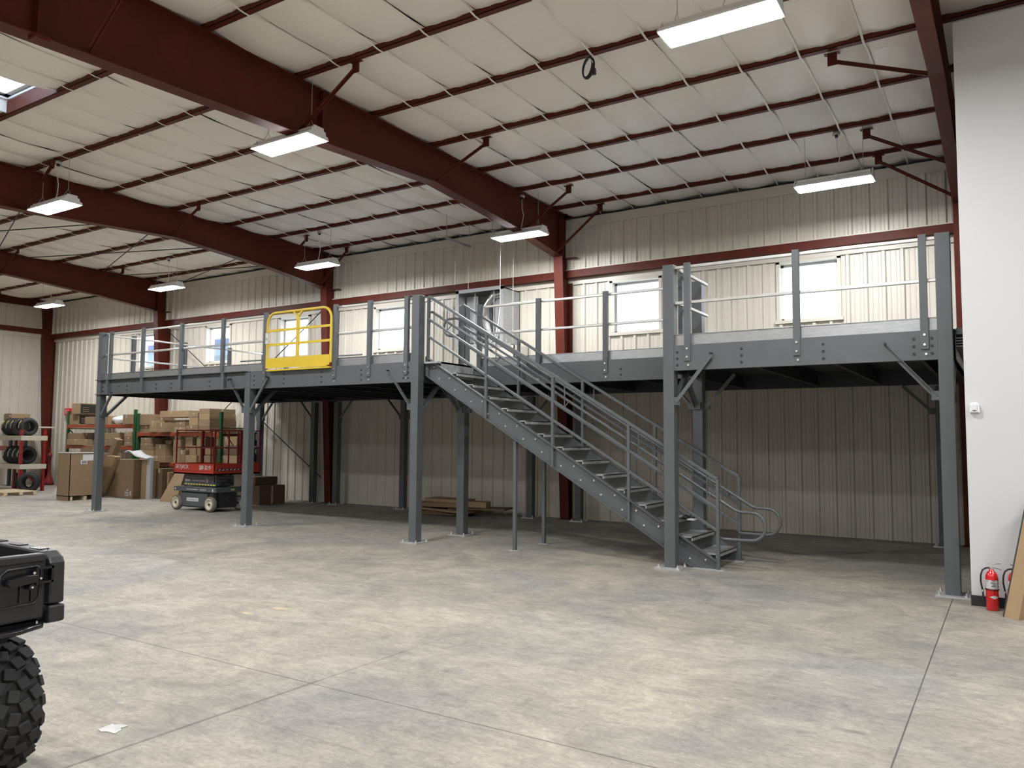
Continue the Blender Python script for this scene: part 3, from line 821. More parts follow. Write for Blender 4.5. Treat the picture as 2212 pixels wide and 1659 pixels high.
# ---------------------------------------------------------------- pallet racks
def pallet_rack(x0, x1, yf, yb, levels, label, posts_z):
    r = thing('pallet_rack', ((x0+x1)/2, (yf+yb)/2, 0), label, 'shelving', 'pallet racks')
    for x in (x0, x1):
        for y in (yf, yb):
            p = MB(); p.box(x-.04, x+.04, y-.035, y+.035, 0, posts_z); u = p.build('rack_post', 'green', r)
            if y == yf:
                h = MB()
                for k in range(int(posts_z/.1)): h.box(x-.012, x+.012, y-.037, y-.0352, .06+k*.1, .09+k*.1)
                h.build('slots', 'print_black', u)
        l = MB()
        for z in (.3, 1.1, 1.9): l.bar((x, yf, z), (x, yb, z), .03, .03)
        l.bar((x, yf, .3), (x, yb, 1.1), .025, .025); l.bar((x, yb, 1.1), (x, yf, 1.9), .025, .025)
        l.build('lattice', 'green', r)
    for z in levels:
        for y in (yf-.02, yb+.02):
            b = MB(); b.box(x0+.04, x1-.04, y-.02, y+.02, z-.11, z-.012); b.box(x0+.02, x0+.06, y-.03, y+.03, z-.15, z); b.box(x1-.06, x1-.02, y-.03, y+.03, z-.15, z)
            b.build('beam', 'orange', r)
        MB().box(x0+.05, x1-.05, yf, yb, z-.03, z-.004).build('shelf_deck', 'particle', r)
    return r
pallet_rack(-25.5, -21.84, 3.80, 4.72, (1.38, 2.03), 'left pallet rack with green posts and orange beams, full of cartons', 2.46)
pallet_rack(-21.68, -17.9, 3.80, 4.66, (.93, 1.79), 'right pallet rack with green posts and orange beams, behind the scissor lift', 2.34)
CARTONS=[
(-25.42,-24.90,3.78,0.85,2.030,2.36,0,'small carton at the left end of the left pallet rack, under the black printed carton','blk'),
(-25.16,-24.71,3.70,1.05,2.362,2.70,0,'long carton with a black printed side, topmost on the left rack','blk'),
(-24.49,-23.97,3.76,0.50,2.030,2.27,1,'taped carton just left of the first grey mezzanine post on the left rack top',''),
(-23.63,-23.33,3.80,0.45,2.030,2.29,1,'narrow taped carton right of the first grey mezzanine post on the left rack top',''),
(-23.32,-23.13,3.80,0.45,2.030,2.28,2,'thin brown carton left of the white bag on the left rack top',''),
(-22.37,-21.89,3.72,0.95,2.030,2.32,0,'square carton at the right end of the left rack top, right of the white bag',''),
(-21.63,-21.14,3.80,0.90,1.992,2.32,0,'upper carton of the pair at the left end of the right rack top',''),
(-21.65,-21.14,3.80,0.90,1.790,1.99,1,'lower carton of the pair at the left end of the right rack top',''),
(-21.00,-20.71,3.72,0.40,1.790,2.13,2,'upright carton with pale tape on the right rack top',''),
(-20.49,-20.05,3.60,0.80,1.790,2.06,0,'plump square carton at the front of the right rack top',''),
(-20.89,-19.52,3.95,0.60,2.220,2.41,2,'very long golden carton lying across smaller ones on the right rack top',''),
(-21.07,-19.89,4.10,0.50,1.790,2.15,1,'long brown carton under the golden one on the right rack top',''),
(-19.78,-19.32,3.70,0.30,1.942,2.07,1,'small open carton on the right rack top beside the long golden one',''),
(-19.81,-19.31,3.70,0.35,1.790,1.94,2,'flat carton below the small open one on the right rack top',''),
(-19.33,-18.90,3.80,0.35,2.202,2.34,0,'folded open carton high on the right rack, left of the long flat cartons',''),
(-19.30,-18.89,3.80,0.40,1.982,2.20,2,'shadowed carton below the folded open one on the right rack',''),
(-19.32,-18.77,3.72,0.40,1.790,1.98,1,'low carton wrapped in clear tape on the right rack top',''),
(-18.80,-18.34,3.75,0.95,2.302,2.44,0,'topmost of the long flat cartons at the right end of the rack',''),
(-18.78,-18.32,3.74,0.95,2.122,2.30,2,'second of the long flat cartons at the right end of the rack',''),
(-18.77,-18.29,3.73,0.95,1.942,2.12,0,'third of the long flat cartons at the right end of the rack',''),
(-18.75,-18.27,3.72,0.95,1.790,1.94,1,'bottom of the long flat cartons at the right end of the rack',''),
(-25.42,-24.62,3.75,0.90,1.572,1.76,1,'upper of two wrapped cartons on the left rack lower shelf',''),
(-25.37,-24.51,3.70,0.95,1.380,1.57,2,'lower of two wrapped cartons on the left rack lower shelf',''),
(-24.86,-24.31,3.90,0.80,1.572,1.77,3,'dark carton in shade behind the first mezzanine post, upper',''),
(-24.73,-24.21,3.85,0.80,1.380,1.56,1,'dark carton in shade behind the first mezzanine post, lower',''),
(-23.38,-22.62,3.75,0.90,1.572,1.77,0,'upper wide carton on the left rack lower shelf, right half',''),
(-23.34,-22.60,3.72,0.90,1.380,1.57,1,'lower wide carton on the left rack lower shelf, right half',''),
(-22.31,-21.96,3.75,0.60,1.652,1.80,2,'topmost small carton beside the green rack post on the left rack',''),
(-22.30,-21.92,3.75,0.60,1.512,1.65,1,'middle small carton beside the green rack post on the left rack',''),
(-22.29,-21.91,3.75,0.60,1.380,1.51,0,'lowest small carton beside the green rack post on the left rack',''),
(-21.46,-20.98,3.75,0.70,1.472,1.63,1,'topmost of the taped cartons at the left of the right rack middle shelf',''),
(-21.44,-20.96,3.73,0.70,1.372,1.47,0,'second of the taped cartons at the left of the right rack middle shelf',''),
(-21.40,-20.84,3.71,0.70,1.272,1.37,1,'third of the taped cartons at the left of the right rack middle shelf',''),
(-21.38,-20.77,3.69,0.80,0.930,1.27,2,'bottom taped carton at the left of the right rack middle shelf',''),
(-20.69,-20.21,3.72,0.50,1.122,1.44,1,'big square carton stacked on a longer one on the right rack middle shelf',''),
(-20.72,-20.05,3.62,0.60,0.930,1.12,0,'longer carton under the big square one on the right rack middle shelf',''),
(-20.42,-20.12,3.85,0.40,1.442,1.56,3,'little carton in the shade above the square one on the middle shelf',''),
(-19.90,-19.58,3.75,0.40,1.252,1.58,0,'carton standing left of the lift rails on the middle shelf',''),
(-19.88,-19.54,3.75,0.50,0.930,1.25,2,'carton under the standing one left of the lift rails',''),
(-19.56,-19.27,3.70,0.40,0.930,1.30,1,'tilted open carton seen through the left lift rail',''),
(-19.43,-19.10,3.80,0.40,1.302,1.66,1,'pale carton high on the middle shelf behind the lift rails',''),
(-19.15,-18.86,3.74,0.40,1.162,1.42,0,'carton with a white sticker seen through the lift rails',''),
(-19.26,-18.77,3.70,0.50,0.930,1.16,2,'wide low carton seen through the lift rails',''),
(-18.90,-18.72,3.78,0.50,0.930,1.65,0,'narrow upright carton seen through the lift rails',''),
(-18.71,-18.53,3.78,0.50,1.410,1.66,1,'narrow carton standing on others behind the lift rails',''),
(-18.41,-18.09,3.70,0.60,1.182,1.39,0,'labelled carton behind the right part of the lift side rails',''),
(-18.55,-18.06,3.68,0.70,0.930,1.16,1,'long carton at the base of the stack behind the lift side rails',''),
(-18.23,-17.29,3.85,0.50,1.432,1.68,2,'top long brown panel carton seen through the lift end gate',''),
(-18.22,-17.28,3.85,0.50,1.182,1.43,3,'middle long brown panel carton seen through the lift end gate',''),
(-18.20,-17.27,3.85,0.50,0.930,1.18,2,'lowest long brown panel carton seen through the lift end gate',''),
(-20.68,-19.82,2.55,0.50,0.000,1.04,1,'tall brown carton standing on the floor with small white labels near its foot','lab'),
(-19.78,-19.43,2.75,0.30,0.000,1.03,2,'slim brown carton standing right of the tall labelled carton',''),
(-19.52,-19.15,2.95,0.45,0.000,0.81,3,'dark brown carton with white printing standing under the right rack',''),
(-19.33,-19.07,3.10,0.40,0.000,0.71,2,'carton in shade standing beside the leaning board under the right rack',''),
(-21.89,-21.38,3.30,0.50,0.892,1.22,0,'carton behind the tall labelled carton, top corner taped',''),
(-21.85,-21.28,3.30,0.50,0.000,0.89,2,'carton under the taped one behind the tall labelled carton',''),
(-22.60,-22.29,3.20,0.50,0.942,1.18,1,'upper carton behind the first mezzanine post near the floor stack',''),
(-22.58,-22.25,3.20,0.50,0.000,0.94,2,'lower carton behind the first mezzanine post near the floor stack',''),
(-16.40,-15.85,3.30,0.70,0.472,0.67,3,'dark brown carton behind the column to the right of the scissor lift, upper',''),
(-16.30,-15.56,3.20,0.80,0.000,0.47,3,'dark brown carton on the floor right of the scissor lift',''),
]

tint = ['card0', 'card1', 'card2', 'card3']
rc = random.Random(5)
for (x0, x1, y, d, z0, z1, tone, lab, fl) in CARTONS:
    if z0 > .5:      # cartons on the racks stay between the posts
        for px in (-25.5, -21.84, -21.68, -17.9):
            if x0 < px+.045 and x1 > px-.045 and y < 3.84: y = 3.84
        d = min(d, 4.6-y)
    r = thing('cardboard_box', ((x0+x1)/2, y+d/2, z0), lab, 'box', 'cardboard cartons around the pallet racks')
    g = .004
    MB().box(x0+g, x1-g, y, y+d, z0, z1-g).build('carton', tint[tone], r, bevel=.006)
    w_ = x1-x0
    if not fl or fl == 'lab':
        t = MB()
        tx = x0 + w_*rc.uniform(.4, .6)
        if rc.random() < .6:
            t.box(tx-.028, tx+.028, y-.0025, y-.0005, z1-min(.12, (z1-z0)*.45), z1-.003); t.box(tx-.028, tx+.028, y-.0025, y+d, z1-.0045, z1-.002)
        else:
            t.box(x1-.004, x1-.0015, y+d*.45, y+d*.45+.05, z0+.01, z1-.004)
        t.build('packing_tape', 'tape', r)
    if fl == 'blk':
        s = MB(); s.box(x1-.0045, x1-.001, y+.04, y+d-.03, z0+.02, z1-.035); p = s.build('print_panel', 'print_black', r)
        e = MB()
        if d > 1:
            for k in range(3): e.tube([(x1+.001, y+.55+(.17+.035*k)*math.cos(a/8*2*PI), (z0+z1)/2+(.07+.02*k)*math.sin(a/8*2*PI)) for a in range(8)], .005, 4, closed=True)
            for k in range(4): e.box(x1-.001, x1+.001, y+.10, y+.26+.02*k, z1-.11-.05*k, z1-.09-.05*k)
        else:
            for k in range(3): e.box(x1-.001, x1+.001, y+.10, y+.3, z0+.07+.06*k, z0+.085+.06*k)
        e.build('print', 'card2', r)
    if fl == 'lab':
        e = MB(); e.box(x1-.36, x1-.20, y-.004, y-.001, .06, .17); e.box(x1-.14, x1-.09, y-.004, y-.001, .08, .2); e.box(x1-.28, x1-.22, y-.004, y-.001, .2, .24)
        p = e.build('shipping_label', 'paper', r)
        b = MB()
        for k in range(9): b.box(x1-.35+k*.016, x1-.345+k*.016, y-.006, y-.0042, .08, .15)
        b.build('barcode', 'print_black', p)
def crumple(c, s, name, label, cat, seed, m='bag'):
    rn = random.Random(seed); mb = MB(); nu, nv = 14, 9; v = []
    for i in range(nv+1):
        for k in range(nu):
            a = 2*PI*k/nu; b = PI*i/nv
            q = 1 + rn.uniform(-.16, .16)
            v.append((c[0]+s[0]*q*math.sin(b)*math.cos(a), c[1]+s[1]*q*math.sin(b)*math.sin(a), max(c[2]-s[2]*.92, c[2]-s[2]*q*math.cos(b))))
    f = [(i*nu+k, i*nu+(k+1) % nu, (i+1)*nu+(k+1) % nu, (i+1)*nu+k) for i in range(nv) for k in range(nu)]
    mb.add(v, f, True)
    return tag(recenter(mb.build(name, m)), label, cat)
crumple((-22.78, 3.95, 2.155), (.33, .2, .135), 'plastic_bag', 'crumpled white plastic bag lying on the left rack top between cartons', 'bag', 4)

# big crate with open top
r = thing('shipping_crate', (-20.72, 1.6, 0), 'large brown crate carton with white shipping labels, left of the first grey post', 'crate')
x0, x1, y0, y1 = -21.0, -20.42, 1.18, 1.96
b = MB(); b.box(x0, x1, y0, y0+.015, .0, 1.24); b.box(x1-.015, x1, y0, y0+.04, .0, .1); b.box(x0, x1, y1-.015, y1, .10, 1.24); b.box(x0, x0+.015, y0, y1, .10, 1.24); b.box(x1-.015, x1, y0, y1, .1, 1.24); b.box(x0, x1, y0, y1, .1, .12)
b.build('carton', 'card1', r)
b = MB(); b.box(x0-.01, x1+.01, y0-.012, y0, 1.215, 1.245); b.box(x1, x1+.012, y0, y1, 1.215, 1.245); b.build('rim_tape', 'paper', r)
b = MB()
for y in (y0+.02, (y0+y1)/2, y1-.1): b.box(x0, x1, y, y+.08, 0, .1)
b.build('skid', 'wood', r)
e = MB(); e.box(x1+.001, x1+.004, 1.5, 1.84, 1.02, 1.18); e.box(x1+.001, x1+.005, 1.45, 1.62, .93, 1.04); e.box(x1+.001, x1+.004, 1.88, 2.04, .86, 1.04)
p = e.build('shipping_label', 'paper', r)
e = MB()
for k in range(9): e.box(x1+.005, x1+.007, 1.48+k*.014, 1.486+k*.014, .95, 1.02)
e.build('barcode', 'print_black', p)
def board(pts, t, name, m, label, cat, group=None):
    """flat quad panel with thickness; pts are four corners"""
    P = [Vector(p) for p in pts]; n = (P[1]-P[0]).cross(P[3]-P[0]).normalized()*t
    mb = MB().add(P + [p+n for p in P], [(0,1,2,3), (7,6,5,4), (0,4,5,1), (1,5,6,2), (2,6,7,3), (3,7,4,0)])
    return tag(recenter(mb.build(name, m)), label, cat, group)
board([(-21.75, 1.75, 0), (-21.35, 1.62, 0), (-21.15, 1.9, 1.22), (-21.5, 2.05, 1.22)], .02, 'cardboard_sheet', 'card1', 'brown cardboard sheet leaning on the left side of the big crate', 'cardboard')
board([(-22.2, 2.3, 0), (-21.6, 2.3, 0), (-21.6, 2.45, 1.40), (-22.22, 2.45, 1.32)], .02, 'cardboard_sheet', 'card1', 'upright cardboard sheet sticking up behind the big crate', 'cardboard')
board([(-22.6, 1.9, 0), (-22.3, 1.85, 0), (-21.9, 2.05, .82), (-22.0, 2.1, .9)], .02, 'cardboard_sheet', 'paper', 'pale triangular board leaning against the far side of the big crate', 'board')
board([(-18.60, 2.55, 0), (-17.92, 2.55, 0), (-17.97, 2.86, .88), (-18.3, 2.86, .88)], .02, 'cardboard_sheet', 'card2', 'light tan board leaning under the right rack, left of the scissor lift', 'board')
def leaning(poly, y0, y1, m, label):
    return tag(recenter(MB().prism(poly, 'xz', y0, y1).build('long_carton', m, bevel=.006)), label, 'box', 'long leaning cartons')
leaning([(-21.16, 0), (-20.46, 1.10), (-20.50, 1.125), (-20.86, 1.13), (-21.62, .12), (-21.5, 0)], 2.40, 2.56, 'card2', 'long tan carton leaning to the right beside the first grey post')
leaning([(-22.46, 0), (-22.3, 0), (-21.38, 1.56), (-21.60, 1.62)], 3.0, 3.17, 'card0', 'taller long carton with open flaps leaning behind the tan one')
leaning([(-21.35, 0), (-20.86, 0), (-20.76, .9), (-20.88, .9)], 2.64, 2.74, 'card0', 'light brown carton in the gap between the leaning carton and the tall one')
tag(recenter(MB().box(-19.50, -19.33, 2.72, 2.80, 0, 1.08).build('foam_strip', 'foam')), 'tall white foam packing strip standing beside the slim brown carton', 'foam')
o = MB(); n = 12; v = []
for i in range(n+1):
    u = i/n; x = -20.2+.84*u; z = 1.09 + .05*math.sin(PI*u)*math.cos(3*u) + (.16 if u < .25 else .16-.2*(u-.25))
    for y in (2.5, 2.62, 2.74, 2.86): v.append((x, y, z + .02*math.sin(9*u+y*20)))
f = [(i*4+k, i*4+k+1, i*4+k+5, i*4+k+4) for i in range(n) for k in range(3)]
o.add(v, f, True); o = o.build('foam_wrap', 'foam'); s_ = o.modifiers.new('s', 'SOLIDIFY'); s_.thickness = .03; tag(recenter(o), 'white foam wrap draped over the tall labelled carton', 'foam')

# ---------------------------------------------------------------- tyre rack
tr = thing('tyre_rack', (-25.6, 2.45, 0), 'red steel tyre rack with pale board shelves at the far left', 'shelving')
for x in (-24.78, -26.5):
    for y in (2.06, 2.72):
        p = MB().box(x-.04, x+.04, y-.035, y+.035, 0, 1.84).build('rack_post', 'rack_red', tr)
        h = MB()
        for k in range(17): h.box(x+.0402, x+.042, y-.01, y+.01, .1+k*.1, .13+k*.1)
        h.build('slots', 'print_black', p)
for z in (.67, 1.52):
    b = MB(); b.box(-26.5, -24.72, 2.02, 2.05, z, z+.14); b.box(-24.74, -24.71, 2.05, 2.76, z, z+.14); b.box(-26.5, -24.74, 2.05, 2.76, z+.115, z+.14); b.box(-26.5, -24.72, 2.75, 2.78, z, z+.14)
    b.build('shelf', 'particle', tr)
MB().bar((-24.78, 2.1, .62), (-24.78, 2.68, .1), .03, .03).build('cross_brace', 'rack_red', tr)
def make_tyre():
    """axis along x, resting on z=0"""
    r = thing('tyre', (0, 0, 0), '', 'tyre', 'tyres on the red rack')
    R, w = .265, .20
    prof = [(.155, -w*.40), (.165, -w*.5), (.21, -w*.52), (.245, -w*.44), (R, -w*.30), (R, w*.30), (.245, w*.44), (.21, w*.52), (.165, w*.5), (.155, w*.4), (.15, 0), (.155, -w*.40)]
    MB().lathe(prof, (0, 0, R), 'x', 28).build('casing', 'tyre', r)
    t = MB()
    for k in range(24):
        a = 2*PI*k/24
        for s_ in (-1, 1):
            c = Vector((s_*.03, math.cos(a+.06*s_)*(R+.003), R+math.sin(a+.06*s_)*(R+.003)))
            d = Vector((0, math.cos(a), math.sin(a)))
            tt = Vector((1, -math.sin(a)*.6*s_, math.cos(a)*.6*s_)).normalized(); n = d.cross(tt)
            t.obox(c, (.055, .02, .012), Matrix((tt, n, d)).transposed())
    t.build('tread', 'tyre', r)
    return r
ty = make_tyre()
def sticker(r, m, ang=150, w_=.05, l=.14, x=0.):
    R = .272; mb = MB(); v = []
    n = 4
    for i in range(n+1):
        a = math.radians(ang) + (i/n-.5)*l/R
        for s_ in (-1, 1): v.append((x+s_*w_/2, math.cos(a)*R, .265+math.sin(a)*R))
    mb.add(v, [(2*i, 2*i+1, 2*i+3, 2*i+2) for i in range(n)])
    o = mb.build('label_sticker', m, r, local=True)
specs = []
TL = ['top shelf tyre with yellow and white sticker, %s', 'tyre on the middle shelf with a long white sticker, %s']
ordn = ['beside the front red post', 'second from the front red post', 'third from the front red post', 'at the picture edge']
first = True
def place_tyre(x, y, z, label, rz=0, ry=0, stick=None, sc=1):
    global first
    o = ty if first else copy_tree(ty)
    if not first:
        for c in list(o.children):
            if c.name.startswith('label_sticker'): bpy.data.objects.remove(c)
    first = False
    o.location = (x, y, z); o.rotation_euler = (0, ry, rz); o['label'] = label; o.scale = (sc, sc, sc)
    return o
made = []
for i in range(4):
    made.append((place_tyre(-25.05-.265*i - (.22 if i else .0), 2.36, 1.662, TL[0] % ordn[i]), 'y'))
for i in range(4):
    made.append((place_tyre(-25.05-.28*i, 2.36, .812, TL[1] % ordn[i]), 'w'))
made.append((place_tyre(-25.2, 2.45, 1.662, 'tyre with white wrap bands on the top shelf behind the front post', rz=.35), 'e'))
made.append((place_tyre(-24.95, 2.42, .0, 'tyre under the red rack just behind the front post', rz=.1), None))
made.append((place_tyre(-25.55, 2.4, 0, 'tyre on the floor under the red rack near the picture edge', rz=1.2), None))
made.append((place_tyre(-24.52, 2.2, .0, 'bare tyre leaning on the floor at the end of the red rack, facing the camera', rz=-.75, sc=1.08), None))
for o, k in made:
    if k == 'y': sticker(o, 'lt_yellow', 148, .07, .12); sticker(o, 'paper', 176, .06, .13)
    if k == 'w': sticker(o, 'paper', 162, .06, .26)
    if k == 'e':
        for a in (95, 130, 165): sticker(o, 'paper', a, .16, .07)
# dark rack and stock behind it
r = thing('tyre_rack', (-27.6, 3.4, 0), 'dark perforated rack standing behind the red tyre rack', 'shelving')
for x in (-28.1, -27.15):
    MB().box(x-.05, x+.05, 3.28, 3.36, 0, 2.25).build('rack_post', 'black_plastic', r)
MB().box(-28.1, -27.15, 3.29, 3.33, 1.92, 1.96).build('rack_bar', 'black_plastic', r)
MB().box(-28.6, -27.2, 3.2, 3.28, 1.16, 1.32).build('beam', 'orange', r)
MB().box(-28.6, -27.1, 3.3, 4.2, 1.92, 1.97).build('shelf', 'particle', r)
r = thing('cardboard_box', (-28.45, 3.7, 1.97), 'light carton at the left picture edge above the tyres', 'box', 'cardboard cartons around the pallet racks')
MB().box(-28.8, -28.32, 3.4, 4.0, 1.972, 2.40).build('carton', 'card2', r); MB().box(-28.46, -28.36, 3.396, 3.399, 2.3, 2.36).build('shipping_label', 'paper', r)
r = thing('wooden_pallet', (-23.3, 1.35, 0), 'pale wooden pallet boards on the floor in front of the tyre rack', 'pallet')
b = MB()
for y in (.95, 1.35, 1.72): b.box(-24.6, -23.25, y, y+.09, .02, .09)
b.build('stringer', 'wood', r)
b = MB()
for k in range(6): b.box(-24.6+k*.24, -24.45+k*.24, .9, 1.85, .09, .11); 
b.box(-24.6, -23.2, .88, .97, .0, .02); b.build('slats', 'wood', r)
# alarm and riser
r = thing('fire_alarm_horn', (-27.45, 4.83, 2.4), 'small red alarm box on the back wall left of the topmost carton', 'alarm')
MB().box(-27.62, -27.28, 4.76, 4.93, 2.38, 2.62).build('body', 'sig_red', r, bevel=.01)
b = MB(); b.box(-27.55, -27.53, 4.752, 4.758, 2.42, 2.58); b.box(-27.46, -27.44, 4.752, 4.758, 2.42, 2.58); b.box(-27.37, -27.35, 4.752, 4.758, 2.42, 2.58); b.build('lettering', 'paper', r)
r = thing('fire_riser', (-27.6, 4.35, 0), 'dark red fire riser pipe with a flared foot beside the far corner column', 'pipe')
MB().lathe([(.0, 0), (.16, 0), (.15, .1), (.10, .24), (.06, .34), (.05, .42), (.05, .95), (.075, .96), (.075, 1.06), (.04, 1.08), (0, 1.09)], (-27.6, 4.35, 0), seg=16).build('pipe', 'lift_dkred', r)
MB().cyl((-27.6, 4.35, 1.08), (-27.6, 4.35, 1.3), .03).build('valve_stem', 'rack_red', r)

# ---------------------------------------------------------------- scissor lift
L = thing('scissor_lift', (-15.5, 1.75, 0), 'red and grey electric scissor lift parked beside the second grey post', 'scissor lift')
xa, xb, ya, yb = -16.24, -14.80, 1.30, 2.06
b = MB(); b.box(xa+.14, xb-.16, ya+.12, yb-.06, .07, .42); b.box(xa+.2, xb-.3, ya+.07, ya+.12, .1, .40); b.build('chassis', 'lift_grey', L, bevel=.01)
b = MB(); b.box(xa-.03, xb+.05, ya+.03, yb, .43, .54); b.build('deck_step', 'lift_grey', L, bevel=.012)
d = MB(); d.box(xb-.2, xb+.02, ya+.2, yb-.15, .1, .42); d.cyl((xb-.02, ya+.38, .27), (xb+.06, ya+.38, .27), .07, 14); d.build('drive_unit', 'lift_dark', L)
for i, (x, y) in enumerate(((xa+.08, ya+.06), (xb-.16, ya+.06), (xb-.10, yb+.02), (xa+.08, yb+.02))):
    w_ = thing('wheel', (x, y, .17), '', 'x'); del w_['label']; del w_['category']
    w_.parent = L; w_.location = Vector((x, y, .17)) - L.location
    t = MB().lathe([(.10, -.05), (.155, -.052), (.17, -.03), (.17, .03), (.155, .052), (.10, .05)], (0, 0, 0), 'y', 24).build('tyre', 'tan_tyre', w_, local=True)
    MB().lathe([(.0, -.03), (.035, -.035), (.045, -.02), (.10, -.02), (.105, -.05), (.125, -.054), (.128, .05), (.0, .05)], (0, 0, 0), 'y', 24).build('rim', 'cream_wheel', w_, local=True)
    MB().lathe([(0, -.05), (.028, -.05), (.03, -.02)], (0, 0, 0), 'y', 10).build('hub', 'lift_dark', w_, local=True)
s = MB()
for k in range(3):
    z = .565+.078*k
    s.box(xa+.2, xb-.14, ya+.14, ya+.20, z, z+.066); s.box(xa+.2, xb-.14, yb-.2, yb-.14, z, z+.066)
    s.cyl((xb-.14, ya+.14, z+.033), (xb-.14, yb-.14, z+.033), .04, 10)
s.bar((xa+.15, ya+.17, .56), (xb-.1, ya+.17, .8), .03, .07)
s.build('scissor_stack', 'lift_grey', L)
s = MB(); s.cyl((xb-.3, ya+.3, .6), (xb-.05, ya+.3, .6), .05); s.cyl((xb-.3, yb-.3, .66), (xb-.03, yb-.3, .66), .045); s.box(xb-.4, xb-.12, ya+.25, yb-.25, .55, .78); s.build('hydraulics', 'lift_dark', L)
pl = MB(); zt, zb = 1.06, .82
pl.box(xa, xb, ya, ya+.015, zb, zt); pl.box(xa, xb, yb-.015, yb, zb, zt); pl.box(xa, xa+.015, ya, yb, zb, zt); pl.box(xb-.015, xb, ya, yb, zb, zt)
pl.box(xa, xb, ya, yb, zb, zb+.03); pl.box(xa-.01, xb+.01, ya-.012, ya, zb+.085, zb+.1); pl.box(xb, xb+.012, ya, yb, zb+.07, zb+.085)
plo = pl.build('platform', 'lift_red', L)
e = MB(); e.box(xb-.5, xb-.02, yb+.0, yb+.52, zb, zb+.03); e.box(xb-.035, xb-.02, yb, yb+.52, zb, zt-.0); e.box(xb-.5, xb-.02, yb+.505, yb+.52, zb, zt)
e.build('extension_deck', 'lift_red', L)
def rails(x0, x1, y0, y1, xs, ys, n_):
    b = MB(); h = .024
    for z in (1.82, 1.43):
        b.box(x0, x1, y0, y0+h, z-h, z); b.box(x0, x1, y1-h, y1, z-h, z); b.box(x0, x0+h, y0, y1, z-h, z); b.box(x1-h, x1, y0, y1, z-h, z)
    for x in xs:
        for y in (y0, y1-h): b.box(x-h/2, x+h/2, y, y+h, zt, 1.82)
    for y in ys:
        b.box(x1-h, x1, y-h/2, y+h/2, zt, 1.82); b.box(x0, x0+h, y-h/2, y+h/2, zt, 1.82)
    b.build(n_, 'lift_dkred', L)
rails(xa+.02, xb-.02, ya+.01, yb-.01, (xa+.04, -15.28, xb-.03, xb-.15), (ya+.03, yb-.05), 'guard_rail')
b = MB(); h = .024
for z in (1.82, 1.43): b.box(xb-.05, xb-.026, yb, yb+.52, z-h, z); b.box(xb-.5, xb-.03, yb+.49, yb+.52, z-h, z)
for y in (yb+.03, yb+.5): b.box(xb-.05, xb-.026, y-h/2, y+h/2, zt, 1.82)
b.bar((xb-.04, ya+.25, 1.80), (xb-.04, ya+.52, 1.46), .015, .015)
b.build('extension_rail', 'lift_dkred', L)
b = MB(); b.box(xb-.5, xb-.10, yb+.30, yb+.46, 1.08, 1.40); b.box(xb-.5, xb-.1, yb+.30, yb+.46, 1.46, 1.78); b.build('control_cover', 'navy', L)
b = MB(); b.box(xb-.10, xb-.09, yb+.30, yb+.46, 1.405, 1.455); b.box(xb-.09, xb-.08, yb+.41, yb+.44, 1.60, 1.75); b.box(xb-.09, xb-.08, yb+.41, yb+.44, 1.28, 1.38); b.build('white_strip', 'paper', L)
lettering('SKYJACK', .125, 'paper', plo, (xa+.07, ya-.006, .945), '-y', space=.95)
lettering('SJIII 3219', .125, 'paper', plo, (xb-.52, ya-.006, .94), '-y', space=.9)
hz = MB()
for k in range(6): hz.add([(xb+.004, ya+.10+k*.10, .915), (xb+.004, ya+.15+k*.10, .915), (xb+.004, ya+.18+k*.10, .945), (xb+.004, ya+.13+k*.10, .945)], [(0, 1, 2, 3)])
hz.build('hazard_stripe', 'paper', plo)
hz = MB().box(xb+.001, xb+.003, ya+.08, yb-.04, .91, .95).build('stripe_backing', 'print_black', plo)
st_ = [o for o in L.children if o.name.startswith('scissor_stack')][0]
hz = MB()
for k in range(11): hz.box(xa+.24+k*.1, xa+.30+k*.1, ya+.136, ya+.139, .578, .598)
hz.build('warning_stripe', 'lt_yellow', st_)
hz = MB(); hz.box(xa+.24, xa+.42, ya+.134, ya+.138, .655, .695); hz.box(xa+.5, xa+.95, ya+.134, ya+.138, .665, .68); hz.build('decal', 'galv_dull', st_)
MB().lathe([(0, -.004), (.042, -.004), (.042, 0)], (xb-.42, ya+.136, .675), 'y', 16).build('badge', 'paper', st_)
MB().lathe([(0, -.007), (.03, -.007), (.03, -.004)], (xb-.42, ya+.136, .675), 'y', 16).build('badge', 'violet_disc', st_)
ds = [o for o in L.children if o.name.startswith('deck_step')][0]
hz = MB(); hz.box(xa+.02, xa+.06, ya+.024, ya+.028, .46, .50); hz.box(xb-.08, xb-.04, ya+.024, ya+.028, .45, .51); hz.box(xa+.45, xa+.85, ya+.024, ya+.028, .475, .487); hz.build('decal', 'paper', ds)
lettering('SKYJACK', .055, 'paper', ds, (xb-.5, ya+.024, .462))
MB().box(xb+.051, xb+.054, ya+.42, ya+.52, .465, .505).build('green_decal', 'green_label', ds)
ch = [o for o in L.children if o.name.startswith('chassis')][0]
pz_ = MB().box(xa+.42, xa+.84, ya+.062, ya+.068, .21, .29).build('name_plate', 'paper', ch)
MB().box(xa+.45, xa+.81, ya+.058, ya+.0615, .235, .265).build('print', 'galv_dull', pz_)

